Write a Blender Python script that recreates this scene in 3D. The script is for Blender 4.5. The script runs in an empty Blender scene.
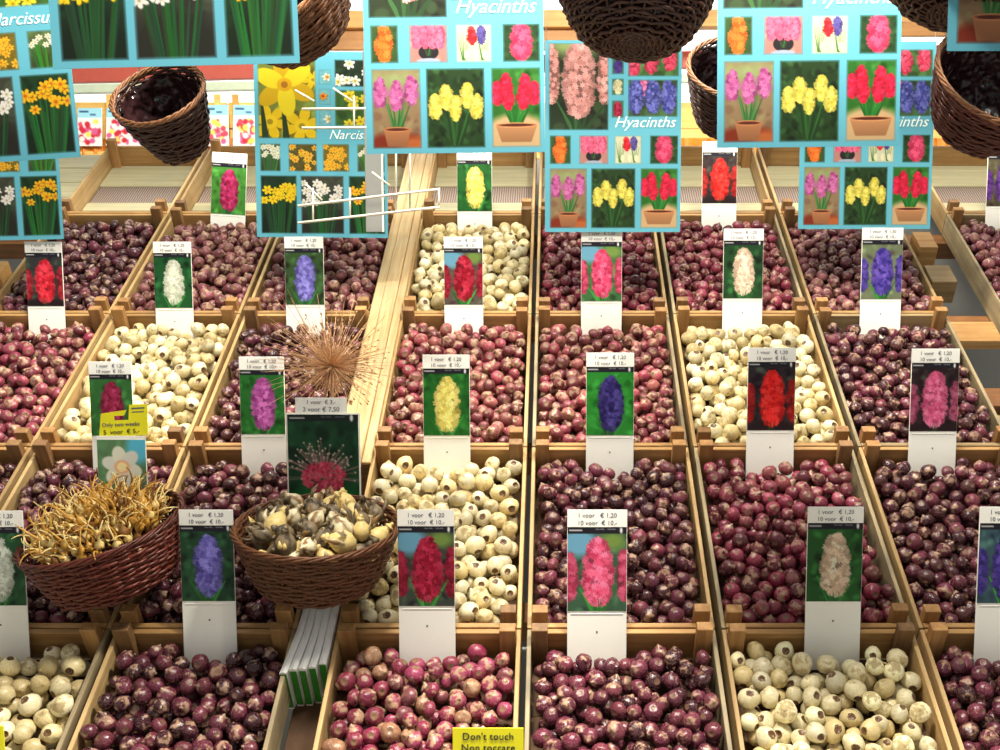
import bpy, math, random
import numpy as np
from mathutils import Vector, Matrix, Quaternion

# ------------------------------------------------------------------ camera, world, lights, exposure
random.seed(7); RNG = np.random.default_rng(7)
scene = bpy.context.scene
col = scene.collection
PITCH = math.radians(6.0); F_PX = 1100.0; CX, CY = 556.0, 375.0; HC = 1.62
cam_d = bpy.data.cameras.new('camera'); cam = bpy.data.objects.new('camera', cam_d); col.objects.link(cam)
cam_d.sensor_width = 36.0; cam_d.lens = F_PX * 36.0 / 1000.0
cam_d.shift_x = (500.0 - CX) / 1000.0
cam_d.clip_start = 0.05
cam.location = (0, 0, HC); cam.rotation_euler = (math.pi / 2 - PITCH, 0, 0)
scene.camera = cam
scene.view_settings.view_transform = 'Standard'; scene.view_settings.look = 'None'
scene.view_settings.exposure = 0.66; scene.view_settings.gamma = 1.0
scene.view_settings.use_curve_mapping = False
world = bpy.data.worlds.new('world'); scene.world = world; world.use_nodes = True
bgn = world.node_tree.nodes['Background']
bgn.inputs[0].default_value = (1.0, 0.97, 0.92, 1); bgn.inputs[1].default_value = 0.27

def area(name, loc, size, energy, colr, aim):
    d = bpy.data.lights.new(name, 'AREA'); d.shape = 'RECTANGLE'; d.size, d.size_y = size
    d.energy = energy; d.color = colr
    o = bpy.data.objects.new(name, d); col.objects.link(o); o.location = loc
    o.rotation_euler = (Vector(aim) - Vector(loc)).to_track_quat('-Z', 'Y').to_euler()
    return o
WARM = (1.0, 0.93, 0.80)
area('stall_lamp', (-0.30, 1.48, 3.50), (0.4, 0.3), 80, WARM, (-0.1, 2.7, 1.1))
area('stall_lamp', (0.80, 1.48, 3.50), (0.4, 0.3), 96, WARM, (0.7, 2.7, 1.1))
area('stall_lamp', (-0.9, 2.50, 3.42), (0.35, 0.25), 40, WARM, (-.9, 3.3, 1.3))
area('stall_lamp', (0.5, 2.50, 3.42), (0.35, 0.25), 44, WARM, (0.5, 3.3, 1.3))
area('daylight_at_back', (0, 5.7, 3.9), (5.0, 0.8), 120, (0.97, 0.98, 1.0), (0, 6.9, 2.3))

# ------------------------------------------------------------------ frames of reference
def at(px, py, z):                       # a point of the place, from where the photograph shows it and how far off it is
    xc = (px - CX) / F_PX * z; yc = (CY - py) / F_PX * z
    return Vector((xc, yc * math.sin(PITCH) + z * math.cos(PITCH), HC + yc * math.cos(PITCH) - z * math.sin(PITCH)))
SLOPE = math.radians(30.87); HP = 1.795; T0 = 1.346
eu = Vector((0, math.cos(SLOPE), math.sin(SLOPE))); en = Vector((0, -math.sin(SLOPE), math.cos(SLOPE)))
FOOT = Vector((0, 0, HC)) - en * HP
def S(x, t, h=0.0):                      # a point on the display slope: across, up the slope, above the crate rims
    return FOOT + Vector((x, 0, 0)) + eu * (t - T0) + en * h
SROT = (SLOPE, 0, 0)
def proj(p):
    d = Vector(p) - Vector((0, 0, HC))
    z = d.y * math.cos(PITCH) - d.z * math.sin(PITCH); y = d.y * math.sin(PITCH) + d.z * math.cos(PITCH)
    return CX + F_PX * d.x / z, CY - F_PX * y / z, z

# ------------------------------------------------------------------ materials
def lin(c):
    return tuple((v / 12.92 if v <= 0.04045 else ((v + 0.055) / 1.055) ** 2.4) for v in c)
def rgb(r, g, b): return lin((r / 255, g / 255, b / 255))
def new_mat(name):
    m = bpy.data.materials.new(name); m.use_nodes = True
    return m, m.node_tree, m.node_tree.nodes['Principled BSDF']
def streaky(name, c1, c2, rough=.5, sc=60.0):
    m, nt, b = new_mat(name)
    tc = nt.nodes.new('ShaderNodeTexCoord'); mp = nt.nodes.new('ShaderNodeMapping'); mp.inputs['Scale'].default_value = (1, 1, .3)
    n = nt.nodes.new('ShaderNodeTexNoise'); n.inputs['Scale'].default_value = sc; n.inputs['Detail'].default_value = 4
    nt.links.new(tc.outputs['Object'], mp.inputs[0]); nt.links.new(mp.outputs[0], n.inputs['Vector'])
    cr = nt.nodes.new('ShaderNodeValToRGB'); cr.color_ramp.elements[0].position = .42; cr.color_ramp.elements[1].position = .56
    cr.color_ramp.elements[0].color = tuple(c1) + (1,); cr.color_ramp.elements[1].color = tuple(c2) + (1,)
    nt.links.new(n.outputs['Fac'], cr.inputs[0]); nt.links.new(cr.outputs[0], b.inputs['Base Color']); b.inputs['Roughness'].default_value = rough
    return m
def plain(name, c, rough=0.5, metal=0.0, noise=0.12, scale=30.0, spec=0.5):
    m, nt, b = new_mat(name)
    tc = nt.nodes.new('ShaderNodeTexCoord'); n = nt.nodes.new('ShaderNodeTexNoise'); n.inputs['Scale'].default_value = scale
    nt.links.new(tc.outputs['Object'], n.inputs['Vector'])
    mx = nt.nodes.new('ShaderNodeMix'); mx.data_type = 'RGBA'
    nt.links.new(n.outputs['Fac'], mx.inputs[0])
    mx.inputs[6].default_value = tuple(max(0, v * (1 - noise)) for v in c) + (1,)
    mx.inputs[7].default_value = tuple(min(1, v * (1 + noise)) for v in c) + (1,)
    nt.links.new(mx.outputs[2], b.inputs['Base Color'])
    b.inputs['Roughness'].default_value = rough; b.inputs['Metallic'].default_value = metal
    b.inputs['Specular IOR Level'].default_value = spec
    return m
def wood(name, c1, c2, axis=0, rough=0.6, grain=60.0, stain=None, stain_amt=0.5):
    m, nt, b = new_mat(name); L = nt.links.new
    tc = nt.nodes.new('ShaderNodeTexCoord'); oi = nt.nodes.new('ShaderNodeObjectInfo')
    mul = nt.nodes.new('ShaderNodeVectorMath'); mul.operation = 'SCALE'; L(oi.outputs['Random'], mul.inputs['Scale']); mul.inputs[0].default_value = (37, 23, 51)
    add = nt.nodes.new('ShaderNodeVectorMath'); add.operation = 'ADD'
    L(tc.outputs['Object'], add.inputs[0]); L(mul.outputs[0], add.inputs[1])
    mp = nt.nodes.new('ShaderNodeMapping'); s = [grain, grain, grain]; s[axis] = grain * 0.04
    mp.inputs['Scale'].default_value = s; L(add.outputs[0], mp.inputs['Vector'])
    n = nt.nodes.new('ShaderNodeTexNoise'); n.inputs['Scale'].default_value = 1.0; n.inputs['Detail'].default_value = 5; n.inputs['Roughness'].default_value = 0.65
    L(mp.outputs[0], n.inputs['Vector'])
    cr = nt.nodes.new('ShaderNodeValToRGB'); cr.color_ramp.elements[0].position = 0.32; cr.color_ramp.elements[1].position = 0.68
    cr.color_ramp.elements[0].color = tuple(c1) + (1,); cr.color_ramp.elements[1].color = tuple(c2) + (1,)
    L(n.outputs['Fac'], cr.inputs[0])
    n2 = nt.nodes.new('ShaderNodeTexNoise'); n2.inputs['Scale'].default_value = 9.0; n2.inputs['Detail'].default_value = 3; L(add.outputs[0], n2.inputs['Vector'])
    mr = nt.nodes.new('ShaderNodeMapRange'); mr.inputs[1].default_value = 0.45; mr.inputs[2].default_value = 0.7; mr.inputs[4].default_value = stain_amt
    L(n2.outputs['Fac'], mr.inputs[0])
    mx = nt.nodes.new('ShaderNodeMix'); mx.data_type = 'RGBA'; L(mr.outputs[0], mx.inputs[0]); L(cr.outputs[0], mx.inputs[6])
    mx.inputs[7].default_value = tuple(stain or [v * 0.6 for v in c1]) + (1,)
    hsv = nt.nodes.new('ShaderNodeHueSaturation')
    mr2 = nt.nodes.new('ShaderNodeMapRange'); mr2.inputs[3].default_value = 0.78; mr2.inputs[4].default_value = 1.15
    L(oi.outputs['Random'], mr2.inputs[0]); L(mr2.outputs[0], hsv.inputs['Value']); L(mx.outputs[2], hsv.inputs['Color'])
    L(hsv.outputs[0], b.inputs['Base Color'])
    bp = nt.nodes.new('ShaderNodeBump'); bp.inputs['Strength'].default_value = 0.25; bp.inputs['Distance'].default_value = 0.002
    L(n.outputs['Fac'], bp.inputs['Height']); L(bp.outputs[0], b.inputs['Normal'])
    b.inputs['Roughness'].default_value = rough
    return m
M = {}
PX = rgb(205, 168, 105), rgb(226, 198, 142)
M['pine_x'] = wood('pine_across', rgb(150, 108, 58), rgb(190, 150, 94), 0, stain=rgb(140, 98, 52))
M['pine_y'] = wood('pine_along', rgb(164, 130, 80), rgb(204, 174, 122), 1, stain=rgb(150, 112, 66))
M['aged_y'] = wood('weathered_pine_along', rgb(128, 112, 84), rgb(178, 160, 122), 1, stain=rgb(96, 88, 72), stain_amt=0.7)
M['aged_x'] = wood('weathered_pine_across', rgb(126, 104, 70), rgb(172, 146, 104), 0, stain=rgb(100, 84, 60))
M['post'] = wood('pine_post', rgb(144, 100, 54), rgb(184, 142, 88), 2, stain=rgb(132, 88, 44))
M['post_dark'] = wood('stained_post', rgb(118, 84, 50), rgb(158, 120, 76), 2, stain=rgb(84, 58, 36))
M['plank'] = wood('weathered_plank', rgb(160, 126, 78), rgb(198, 172, 124), 1, grain=90, stain=rgb(176, 160, 124), stain_amt=0.6)
M['slat'] = wood('pale_slat', rgb(158, 152, 118), rgb(186, 178, 142), 0, stain=rgb(160, 158, 132))
M['beam'] = wood('orange_pine_beam', rgb(206, 150, 82), rgb(228, 180, 110), 0, stain=rgb(190, 130, 70))
M['beam2'] = wood('tan_board', rgb(160, 112, 62), rgb(184, 136, 82), 0)
M['brown'] = wood('brown_timber', rgb(122, 78, 38), rgb(160, 108, 60), 0, stain=rgb(90, 56, 30))
M['red'] = plain('red_paint', rgb(166, 72, 58), 0.5)
M['sage'] = plain('grey_green_paint', rgb(186, 200, 178), 0.5)
M['tarp'] = plain('white_tarpaulin', rgb(244, 244, 240), 0.6, noise=0.03, scale=3)
M['grey'] = plain('grey_concrete', rgb(170, 172, 166), 0.8, noise=0.15, scale=8)
M['yellow_wood'] = wood('yellow_crate_wood', rgb(222, 172, 84), rgb(238, 202, 120), 0, stain=rgb(206, 140, 60))
M['orange'] = plain('orange_crepe', rgb(214, 128, 30), 0.6, noise=0.5, scale=25)
M['plastic'] = plain('white_plastic', rgb(246, 245, 236), 0.45, noise=0.02)
M['strip'] = plain('price_paper', rgb(248, 247, 240), 0.6, noise=0.02)
M['ink'] = plain('grey_ink', rgb(96, 94, 104), 0.7, noise=0.1)
M['ink2'] = plain('black_ink', rgb(42, 42, 40), 0.7)
M['white_ink'] = plain('white_ink', rgb(236, 246, 240), 0.6, noise=0.02)
M['cyan'] = plain('cyan_poster_back', rgb(110, 190, 205), 0.5, noise=0.04)
M['yellow'] = plain('yellow_card', rgb(240, 232, 24), 0.5, noise=0.04)
M['wire'] = plain('cream_wire', rgb(240, 234, 214), 0.4)
M['cord'] = plain('white_cord', rgb(220, 220, 215), 0.7)
M['steel'] = plain('grey_steel', rgb(130, 132, 134), 0.35, 0.8)
M['panel'] = plain('grey_panel', rgb(150, 150, 146), 0.5, noise=0.05)
M['bag'] = plain('white_bag_paper', rgb(250, 250, 246), 0.4, noise=0.04)
M['bag_green'] = plain('green_bag_print', rgb(44, 130, 34), 0.4, noise=0.35, scale=60)
M['soil'] = plain('dark_brown_board', rgb(84, 58, 36), 0.8, noise=0.4, scale=40)
M['wick_dark'] = wood('dark_brown_wicker', rgb(44, 22, 14), rgb(80, 42, 24), 2, rough=0.4, grain=140, stain=rgb(40, 20, 14))
M['wick_red'] = wood('red_brown_wicker', rgb(66, 24, 14), rgb(112, 46, 28), 2, rough=0.42, grain=140, stain=rgb(60, 26, 16))
M['wick_tan'] = wood('tan_brown_wicker', rgb(78, 44, 22), rgb(128, 78, 40), 2, rough=0.5, grain=140, stain=rgb(84, 48, 24))
M['rim_tan'] = wood('light_wicker_rim', rgb(112, 68, 40), rgb(168, 116, 74), 2, rough=0.5, grain=160)
M['liner'] = plain('dark_plastic_liner', rgb(50, 30, 32), 0.1, noise=0.3)
_n = M['liner'].node_tree; _t = _n.nodes.new('ShaderNodeTexCoord'); _z = _n.nodes.new('ShaderNodeTexNoise'); _z.inputs['Scale'].default_value = 42; _z.inputs['Detail'].default_value = 1
_b = _n.nodes.new('ShaderNodeBump'); _b.inputs['Strength'].default_value = 1.0; _b.inputs['Distance'].default_value = .02
_n.links.new(_t.outputs['Object'], _z.inputs['Vector']); _n.links.new(_z.outputs['Fac'], _b.inputs['Height']); _n.links.new(_b.outputs[0], _n.nodes['Principled BSDF'].inputs['Normal'])
M['straw'] = plain('dry_straw', rgb(206, 162, 118), 0.7, noise=0.35, scale=50)
M['gold'] = plain('golden_dry_skin', rgb(200, 150, 62), 0.4, noise=0.5, scale=120)
M['gold2'] = plain('pale_dry_skin', rgb(230, 202, 132), 0.4, noise=0.3, scale=120)
M['gold3'] = plain('brown_dry_skin', rgb(128, 84, 30), 0.6, noise=0.4, scale=120)
M['garlic'] = streaky('cream_bulb_skin', rgb(140, 104, 60), rgb(240, 228, 190))
M['garlic2'] = streaky('grey_brown_bulb_skin', rgb(72, 62, 48), rgb(132, 114, 86))

def print_material():                   # ink colours of printed cards and posters live in the sheet's colour attribute
    m, nt, b = new_mat('printed_picture')
    a = nt.nodes.new('ShaderNodeAttribute'); a.attribute_name = 'ink'
    nt.links.new(a.outputs['Color'], b.inputs['Base Color']); b.inputs['Roughness'].default_value = 0.5
    b.inputs['Specular IOR Level'].default_value = 0.25
    return m
M['print'] = print_material()
def paper_mesh_material():
    m, nt, b = new_mat('ribbed_grey_liner'); L = nt.links.new
    tc = nt.nodes.new('ShaderNodeTexCoord'); w = nt.nodes.new('ShaderNodeTexWave'); w.inputs['Scale'].default_value = 38; w.inputs['Distortion'].default_value = 2.5
    w.bands_direction = 'X'; L(tc.outputs['Object'], w.inputs['Vector'])
    mx = nt.nodes.new('ShaderNodeMix'); mx.data_type = 'RGBA'; L(w.outputs['Fac'], mx.inputs[0])
    mx.inputs[6].default_value = rgb(96, 78, 74) + (1,); mx.inputs[7].default_value = rgb(158, 142, 128) + (1,)
    L(mx.outputs[2], b.inputs['Base Color']); b.inputs['Roughness'].default_value = 0.7
    return m
M['ribbed'] = paper_mesh_material()

def bulb_material(name, streak, tan, base, rough, tan_bias, vein):
    m, nt, b = new_mat(name); L = nt.links.new
    def attr(n):
        a = nt.nodes.new('ShaderNodeAttribute'); a.attribute_name = n; return a
    skin, bc, bh = attr('skin'), attr('bc'), attr('bh')
    mp = nt.nodes.new('ShaderNodeMapping'); mp.inputs['Scale'].default_value = (7, 7, 1.2); L(bc.outputs['Vector'], mp.inputs['Vector'])
    n1 = nt.nodes.new('ShaderNodeTexNoise'); n1.inputs['Scale'].default_value = 1.0; n1.inputs['Detail'].default_value = 3; L(mp.outputs[0], n1.inputs['Vector'])
    m1 = nt.nodes.new('ShaderNodeMix'); m1.data_type = 'RGBA'
    r1 = nt.nodes.new('ShaderNodeMapRange'); r1.inputs[1].default_value = 0.42; r1.inputs[2].default_value = 0.68; r1.inputs[4].default_value = 0.85; L(n1.outputs['Fac'], r1.inputs[0])
    L(r1.outputs[0], m1.inputs[0]); L(skin.outputs['Color'], m1.inputs[6])
    mu = nt.nodes.new('ShaderNodeMix'); mu.data_type = 'RGBA'; mu.blend_type = 'MULTIPLY'; mu.inputs[0].default_value = 1.0
    L(skin.outputs['Color'], mu.inputs[6]); mu.inputs[7].default_value = tuple(streak) + (1,); L(mu.outputs[2], m1.inputs[7])
    # papery tan flakes, more of them towards the nose
    n2 = nt.nodes.new('ShaderNodeTexNoise'); n2.inputs['Scale'].default_value = 1.5; n2.inputs['Detail'].default_value = 4; L(bc.outputs['Vector'], n2.inputs['Vector'])
    ad = nt.nodes.new('ShaderNodeMath'); ad.operation = 'MULTIPLY_ADD'; ad.inputs[1].default_value = 0.55; L(bh.outputs['Fac'], ad.inputs[0]); L(n2.outputs['Fac'], ad.inputs[2])
    r2 = nt.nodes.new('ShaderNodeMapRange'); r2.inputs[1].default_value = tan_bias; r2.inputs[2].default_value = tan_bias + 0.11; r2.inputs[4].default_value = 0.9; L(ad.outputs[0], r2.inputs[0])
    m2 = nt.nodes.new('ShaderNodeMix'); m2.data_type = 'RGBA'; L(r2.outputs[0], m2.inputs[0]); L(m1.outputs[2], m2.inputs[6]); 
    m2b = nt.nodes.new('ShaderNodeMix'); m2b.data_type = 'RGBA'; L(n1.outputs['Fac'], m2b.inputs[0]); m2b.inputs[6].default_value = tuple(tan) + (1,); m2b.inputs[7].default_value = tuple(v * 0.45 for v in tan) + (1,)
    L(m2b.outputs[2], m2.inputs[7])
    r3 = nt.nodes.new('ShaderNodeMapRange'); r3.inputs[1].default_value = 0.12; r3.inputs[2].default_value = 0.17; r3.inputs[3].default_value = 1; r3.inputs[4].default_value = 0; b3 = nt.nodes.new('ShaderNodeMath'); b3.operation = 'MULTIPLY_ADD'; b3.inputs[1].default_value = -.22; L(n2.outputs['Fac'], b3.inputs[0]); L(bh.outputs['Fac'], b3.inputs[2])
    b4 = nt.nodes.new('ShaderNodeMath'); b4.operation = 'ADD'; b4.inputs[1].default_value = .11 if tan_bias > .86 else .085; L(b3.outputs[0], b4.inputs[0]); L(b4.outputs[0], r3.inputs[0])
    m3 = nt.nodes.new('ShaderNodeMix'); m3.data_type = 'RGBA'; L(r3.outputs[0], m3.inputs[0]); L(m2.outputs[2], m3.inputs[6]); 
    m3b = nt.nodes.new('ShaderNodeMix'); m3b.data_type = 'RGBA'; L(n2.outputs['Fac'], m3b.inputs[0]); m3b.inputs[6].default_value = tuple(v * 0.5 for v in base) + (1,); m3b.inputs[7].default_value = tuple(base) + (1,)
    L(m3b.outputs[2], m3.inputs[7])
    mp4 = nt.nodes.new('ShaderNodeMapping'); mp4.inputs['Scale'].default_value = (11, 11, 1.5); L(bc.outputs['Vector'], mp4.inputs['Vector'])
    n4 = nt.nodes.new('ShaderNodeTexNoise'); n4.inputs['Scale'].default_value = 1.3; n4.inputs['Detail'].default_value = 2; L(mp4.outputs[0], n4.inputs['Vector'])
    r4 = nt.nodes.new('ShaderNodeMapRange'); r4.inputs[1].default_value = 0.54; r4.inputs[2].default_value = 0.72; r4.inputs[4].default_value = 0.55; L(n4.outputs['Fac'], r4.inputs[0])
    m4 = nt.nodes.new('ShaderNodeMix'); m4.data_type = 'RGBA'; L(r4.outputs[0], m4.inputs[0]); L(m3.outputs[2], m4.inputs[6]); m4.inputs[7].default_value = tuple(vein) + (1,)
    L(m4.outputs[2], b.inputs['Base Color']); b.inputs['Roughness'].default_value = rough
    bp = nt.nodes.new('ShaderNodeBump'); bp.inputs['Strength'].default_value = 0.4; bp.inputs['Distance'].default_value = 0.002; L(n1.outputs['Fac'], bp.inputs['Height']); L(bp.outputs[0], b.inputs['Normal'])
    return m
M['bulb_dark'] = bulb_material('dark_purple_bulb_skin', (0.42, 0.36, 0.42), rgb(196, 160, 132), rgb(124, 92, 72), 0.24, 0.87, rgb(176, 128, 120))
M['bulb_rosy'] = bulb_material('rosy_bulb_skin', (0.5, 0.36, 0.4), rgb(206, 172, 138), rgb(140, 106, 78), 0.30, 0.83, rgb(204, 150, 138))
M['bulb_white'] = bulb_material('white_bulb_skin', (0.86, 0.78, 0.60), rgb(206, 182, 128), rgb(104, 68, 40), 0.30, 0.85, rgb(216, 192, 140))

# ------------------------------------------------------------------ mesh helpers
class MB:
    def __init__(s): s.v = []; s.f = []; s.mi = []
    def add(s, vs, fs, mi=0):
        o = len(s.v); s.v += [tuple(p) for p in vs]; s.f += [tuple(i + o for i in f) for f in fs]; s.mi += [mi] * len(fs)
    def box(s, lo, hi, mi=0, bev=0.0, mat=None):
        x0, y0, z0 = lo; x1, y1, z1 = hi; c = min(bev, (x1 - x0) / 3, (y1 - y0) / 3, (z1 - z0) / 3)
        if c <= 0:
            vs = [(x, y, z) for z in (z0, z1) for y in (y0, y1) for x in (x0, x1)]
            fs = [(0, 2, 3, 1), (4, 5, 7, 6), (0, 1, 5, 4), (2, 6, 7, 3), (0, 4, 6, 2), (1, 3, 7, 5)]
        else:
            vs = []; idx = {}
            for ix, (X, sx) in enumerate(((x0, 1), (x1, -1))):
                for iy, (Y, sy) in enumerate(((y0, 1), (y1, -1))):
                    for iz, (Z, sz) in enumerate(((z0, 1), (z1, -1))):
                        idx[(ix, iy, iz)] = len(vs)
                        vs += [(X, Y + sy * c, Z + sz * c), (X + sx * c, Y, Z + sz * c), (X + sx * c, Y + sy * c, Z)]
            g = lambda a, b, d, k: idx[(a, b, d)] + k
            fs = [(g(0,0,0,0), g(0,0,1,0), g(0,1,1,0), g(0,1,0,0)), (g(1,0,0,0), g(1,1,0,0), g(1,1,1,0), g(1,0,1,0)),
                  (g(0,0,0,1), g(1,0,0,1), g(1,0,1,1), g(0,0,1,1)), (g(0,1,0,1), g(0,1,1,1), g(1,1,1,1), g(1,1,0,1)),
                  (g(0,0,0,2), g(0,1,0,2), g(1,1,0,2), g(1,0,0,2)), (g(0,0,1,2), g(1,0,1,2), g(1,1,1,2), g(0,1,1,2))]
            for a in (0, 1):
                for b_ in (0, 1):
                    fs.append((g(0,a,b_,1), g(0,a,b_,2), g(1,a,b_,2), g(1,a,b_,1)))
                    fs.append((g(a,0,b_,0), g(a,0,b_,2), g(a,1,b_,2), g(a,1,b_,0)))
                    fs.append((g(a,b_,0,0), g(a,b_,0,1), g(a,b_,1,1), g(a,b_,1,0)))
                    for d in (0, 1): fs.append((g(a,b_,d,0), g(a,b_,d,1), g(a,b_,d,2)))
        if mat is not None: vs = [tuple(mat @ Vector(p)) for p in vs]
        s.add(vs, fs, mi)
    def tube(s, pts, rad, seg=6, closed=False, mi=0, caps=True):
        P = [Vector(p) for p in pts]; n = len(P); R = rad if hasattr(rad, '__len__') else [rad] * n
        up = None; vs = []
        for i in range(n):
            a = P[(i + 1) % n] if (closed or i < n - 1) else P[i]; b_ = P[i - 1] if (closed or i > 0) else P[i]
            t = a - b_
            if t.length < 1e-9: t = Vector((0, 0, 1))
            t.normalize()
            if up is None: up = t.orthogonal().normalized()
            up = up - t * up.dot(t)
            if up.length < 1e-6: up = t.orthogonal()
            up.normalize(); w = t.cross(up)
            for k in range(seg):
                an = 2 * math.pi * k / seg; vs.append(P[i] + (up * math.cos(an) + w * math.sin(an)) * R[i])
        fs = []
        for i in range(n if closed else n - 1):
            j = (i + 1) % n
            for k in range(seg):
                k2 = (k + 1) % seg; fs.append((i * seg + k, i * seg + k2, j * seg + k2, j * seg + k))
        if caps and not closed:
            fs.append(tuple(reversed(range(seg)))); fs.append(tuple((n - 1) * seg + k for k in range(seg)))
        s.add(vs, fs, mi)
    def mesh(s, name, mats, smooth=False):
        me = bpy.data.meshes.new(name); me.from_pydata(s.v, [], s.f); me.update()
        for m in (mats if isinstance(mats, (list, tuple)) else [mats]): me.materials.append(m)
        me.polygons.foreach_set('material_index', s.mi)
        if smooth: me.polygons.foreach_set('use_smooth', [True] * len(me.polygons))
        return me
def link(name, me, parent=None, loc=(0, 0, 0), rot=(0, 0, 0)):
    o = bpy.data.objects.new(name, me); col.objects.link(o); o.parent = parent; o.location = loc; o.rotation_euler = rot
    return o
def thing(name, label, cat, loc=(0, 0, 0), rot=(0, 0, 0), group=None, me=None):
    o = link(name, me, None, loc, rot); o['label'] = label; o['category'] = cat
    if group: o['group'] = group
    return o
def struct(name, me, loc=(0, 0, 0), rot=(0, 0, 0)):
    o = link(name, me, None, loc, rot); o['kind'] = 'structure'; return o
_tx = {}
def text_mesh(body, size, mat, shear=0.0, align='CENTER', space=1.0):
    key = (body, size, mat.name, shear, align, space)
    if key not in _tx:
        cu = bpy.data.curves.new('lettering', 'FONT'); cu.body = body; cu.size = size; cu.shear = shear
        cu.align_x = align; cu.resolution_u = 3; cu.extrude = 0.0004; cu.space_character = space
        o = bpy.data.objects.new('lettering', cu); col.objects.link(o)
        dg = bpy.context.evaluated_depsgraph_get(); dg.update()
        me = bpy.data.meshes.new_from_object(o.evaluated_get(dg)); bpy.data.objects.remove(o)
        me.materials.clear(); me.materials.append(mat); _tx[key] = me
    return _tx[key]
FACE = (math.pi / 2, 0, 0)              # stand a flat thing up, facing the customers

# ------------------------------------------------------------------ painting of printed pictures
class CV:
    def __init__(s, w, h, bg, seed=0):
        s.w, s.h = w, h; s.a = np.empty((h, w, 3)); s.a[:] = np.array(bg) / 255.0; s.r = np.random.default_rng(seed); s.clip = (0, 0, w, h)
    def win(s, cx, cy, R):
        x0 = max(int(cx - R - 1), int(s.clip[0])); x1 = min(int(cx + R + 2), int(s.clip[2])); y0 = max(int(cy - R - 1), int(s.clip[1])); y1 = min(int(cy + R + 2), int(s.clip[3]))
        if x1 <= x0 or y1 <= y0: return None
        yy, xx = np.mgrid[y0:y1, x0:x1]
        return slice(y0, y1), slice(x0, x1), xx + 0.5 - cx, yy + 0.5 - cy
    def put(s, w, mask, c):
        c = np.clip(np.array(c, float) / 255.0, 0, 1); mask = np.clip(mask, 0, 1)[..., None]
        s.a[w[0], w[1]] = s.a[w[0], w[1]] * (1 - mask) + c * mask
    def ell(s, cx, cy, rx, ry, c, soft=1.0, al=1.0, ang=0.0):
        w = s.win(cx, cy, max(rx, ry) + soft)
        if w is None: return
        X, Y = w[2], w[3]; ca, sa = math.cos(ang), math.sin(ang); u = X * ca + Y * sa; v = -X * sa + Y * ca
        d = (np.sqrt((u / rx) ** 2 + (v / ry) ** 2) - 1) * min(rx, ry); s.put(w, (0.5 - d / soft) * al, c)
    def star(s, cx, cy, R, c, n=6, rot=0.0, inner=0.45, al=1.0, sq=1.0):
        w = s.win(cx, cy, R + 1)
        if w is None: return
        X, Y = w[2], w[3] / sq; th = np.arctan2(Y, X) - rot; rr = np.hypot(X, Y)
        lim = R * (inner + (1 - inner) * np.abs(np.cos(n / 2 * th)) ** 0.8); s.put(w, (lim - rr + 0.5) * al, c)
    def seg(s, x0, y0, x1, y1, wd0, wd1, c, al=1.0):
        L = math.hypot(x1 - x0, y1 - y0); w = s.win((x0 + x1) / 2, (y0 + y1) / 2, L / 2 + max(wd0, wd1))
        if w is None: return
        X = w[2] + (x0 + x1) / 2 - x0; Y = w[3] + (y0 + y1) / 2 - y0; dx, dy = (x1 - x0) / max(L, 1e-6), (y1 - y0) / max(L, 1e-6)
        t = np.clip(X * dx + Y * dy, 0, L); d = np.hypot(X - t * dx, Y - t * dy); s.put(w, (wd0 + (wd1 - wd0) * t / max(L, 1e-6) - d + 0.5) * al, c)
    def foliage(s, base, var=28, n=60, size=0.09):
        x0, y0, x1, y1 = s.clip; W, H = x1 - x0, y1 - y0
        s.a[int(y0):int(y1), int(x0):int(x1)] = np.array(base) / 255.0
        for _ in range(n):
            k = s.r.uniform(-1, 1); c = [v + k * var * (1.3 if i == 1 else 0.8) for i, v in enumerate(base)]
            s.ell(s.r.uniform(x0, x1), s.r.uniform(y0, y1), W * size * s.r.uniform(0.4, 1.6), W * size * s.r.uniform(0.4, 1.2), c, 3, 0.7, s.r.uniform(0, 3))
    def leaves(s, cx, yb, W, H, n, c, sp=1.0):
        for k in range(n):
            a = (k / max(n - 1, 1) - 0.5) * 1.5 * sp + s.r.normal(0, 0.08); kk = s.r.uniform(0.6, 1.25)
            s.seg(cx + a * W * 0.25, yb, cx + a * W, yb - H * s.r.uniform(0.75, 1.1), W * 0.075, W * 0.015, [v * kk for v in c])
    def hyacinth(s, cx, cy, rx, ry, c, fl=None, n=110, hi=45):
        fl = fl or rx * 0.24; dk = [v * 0.6 for v in c]
        w = s.win(cx, cy, max(rx, ry) + 2)
        if w is None: return
        prof = 1.0 - 0.30 * np.clip(-w[3] / ry, 0, 1) ** 2 - 0.12 * np.clip(w[3] / ry, 0, 1) ** 2
        d = np.sqrt(np.abs(w[2] / (rx * prof)) ** 2.4 + np.abs(w[3] / ry) ** 3.0) - 1; s.put(w, 0.5 - d * rx / 2.0, dk)
        for _ in range(n):
            t = s.r.uniform(-1, 1); u = s.r.uniform(-1, 1); pr = 1.0 - 0.30 * max(-t, 0) ** 2 - 0.12 * max(t, 0) ** 2
            wv = (max(0.0, 1 - abs(t) ** 3.0)) ** (1 / 2.4) * pr
            k = s.r.uniform(-0.5, 1); cc = [v + hi * k * (0.8 if v < 60 else 1) for v in c]; cc = [v * (1 - 0.25 * abs(u) ** 3) for v in cc]
            s.star(cx + u * rx * wv, cy + t * ry, fl * s.r.uniform(0.7, 1.15), cc, 6, s.r.uniform(0, 3), 0.3)
            s.ell(cx + u * rx * wv, cy + t * ry, fl * 0.18, fl * 0.18, dk, 1, 0.3)
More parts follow.
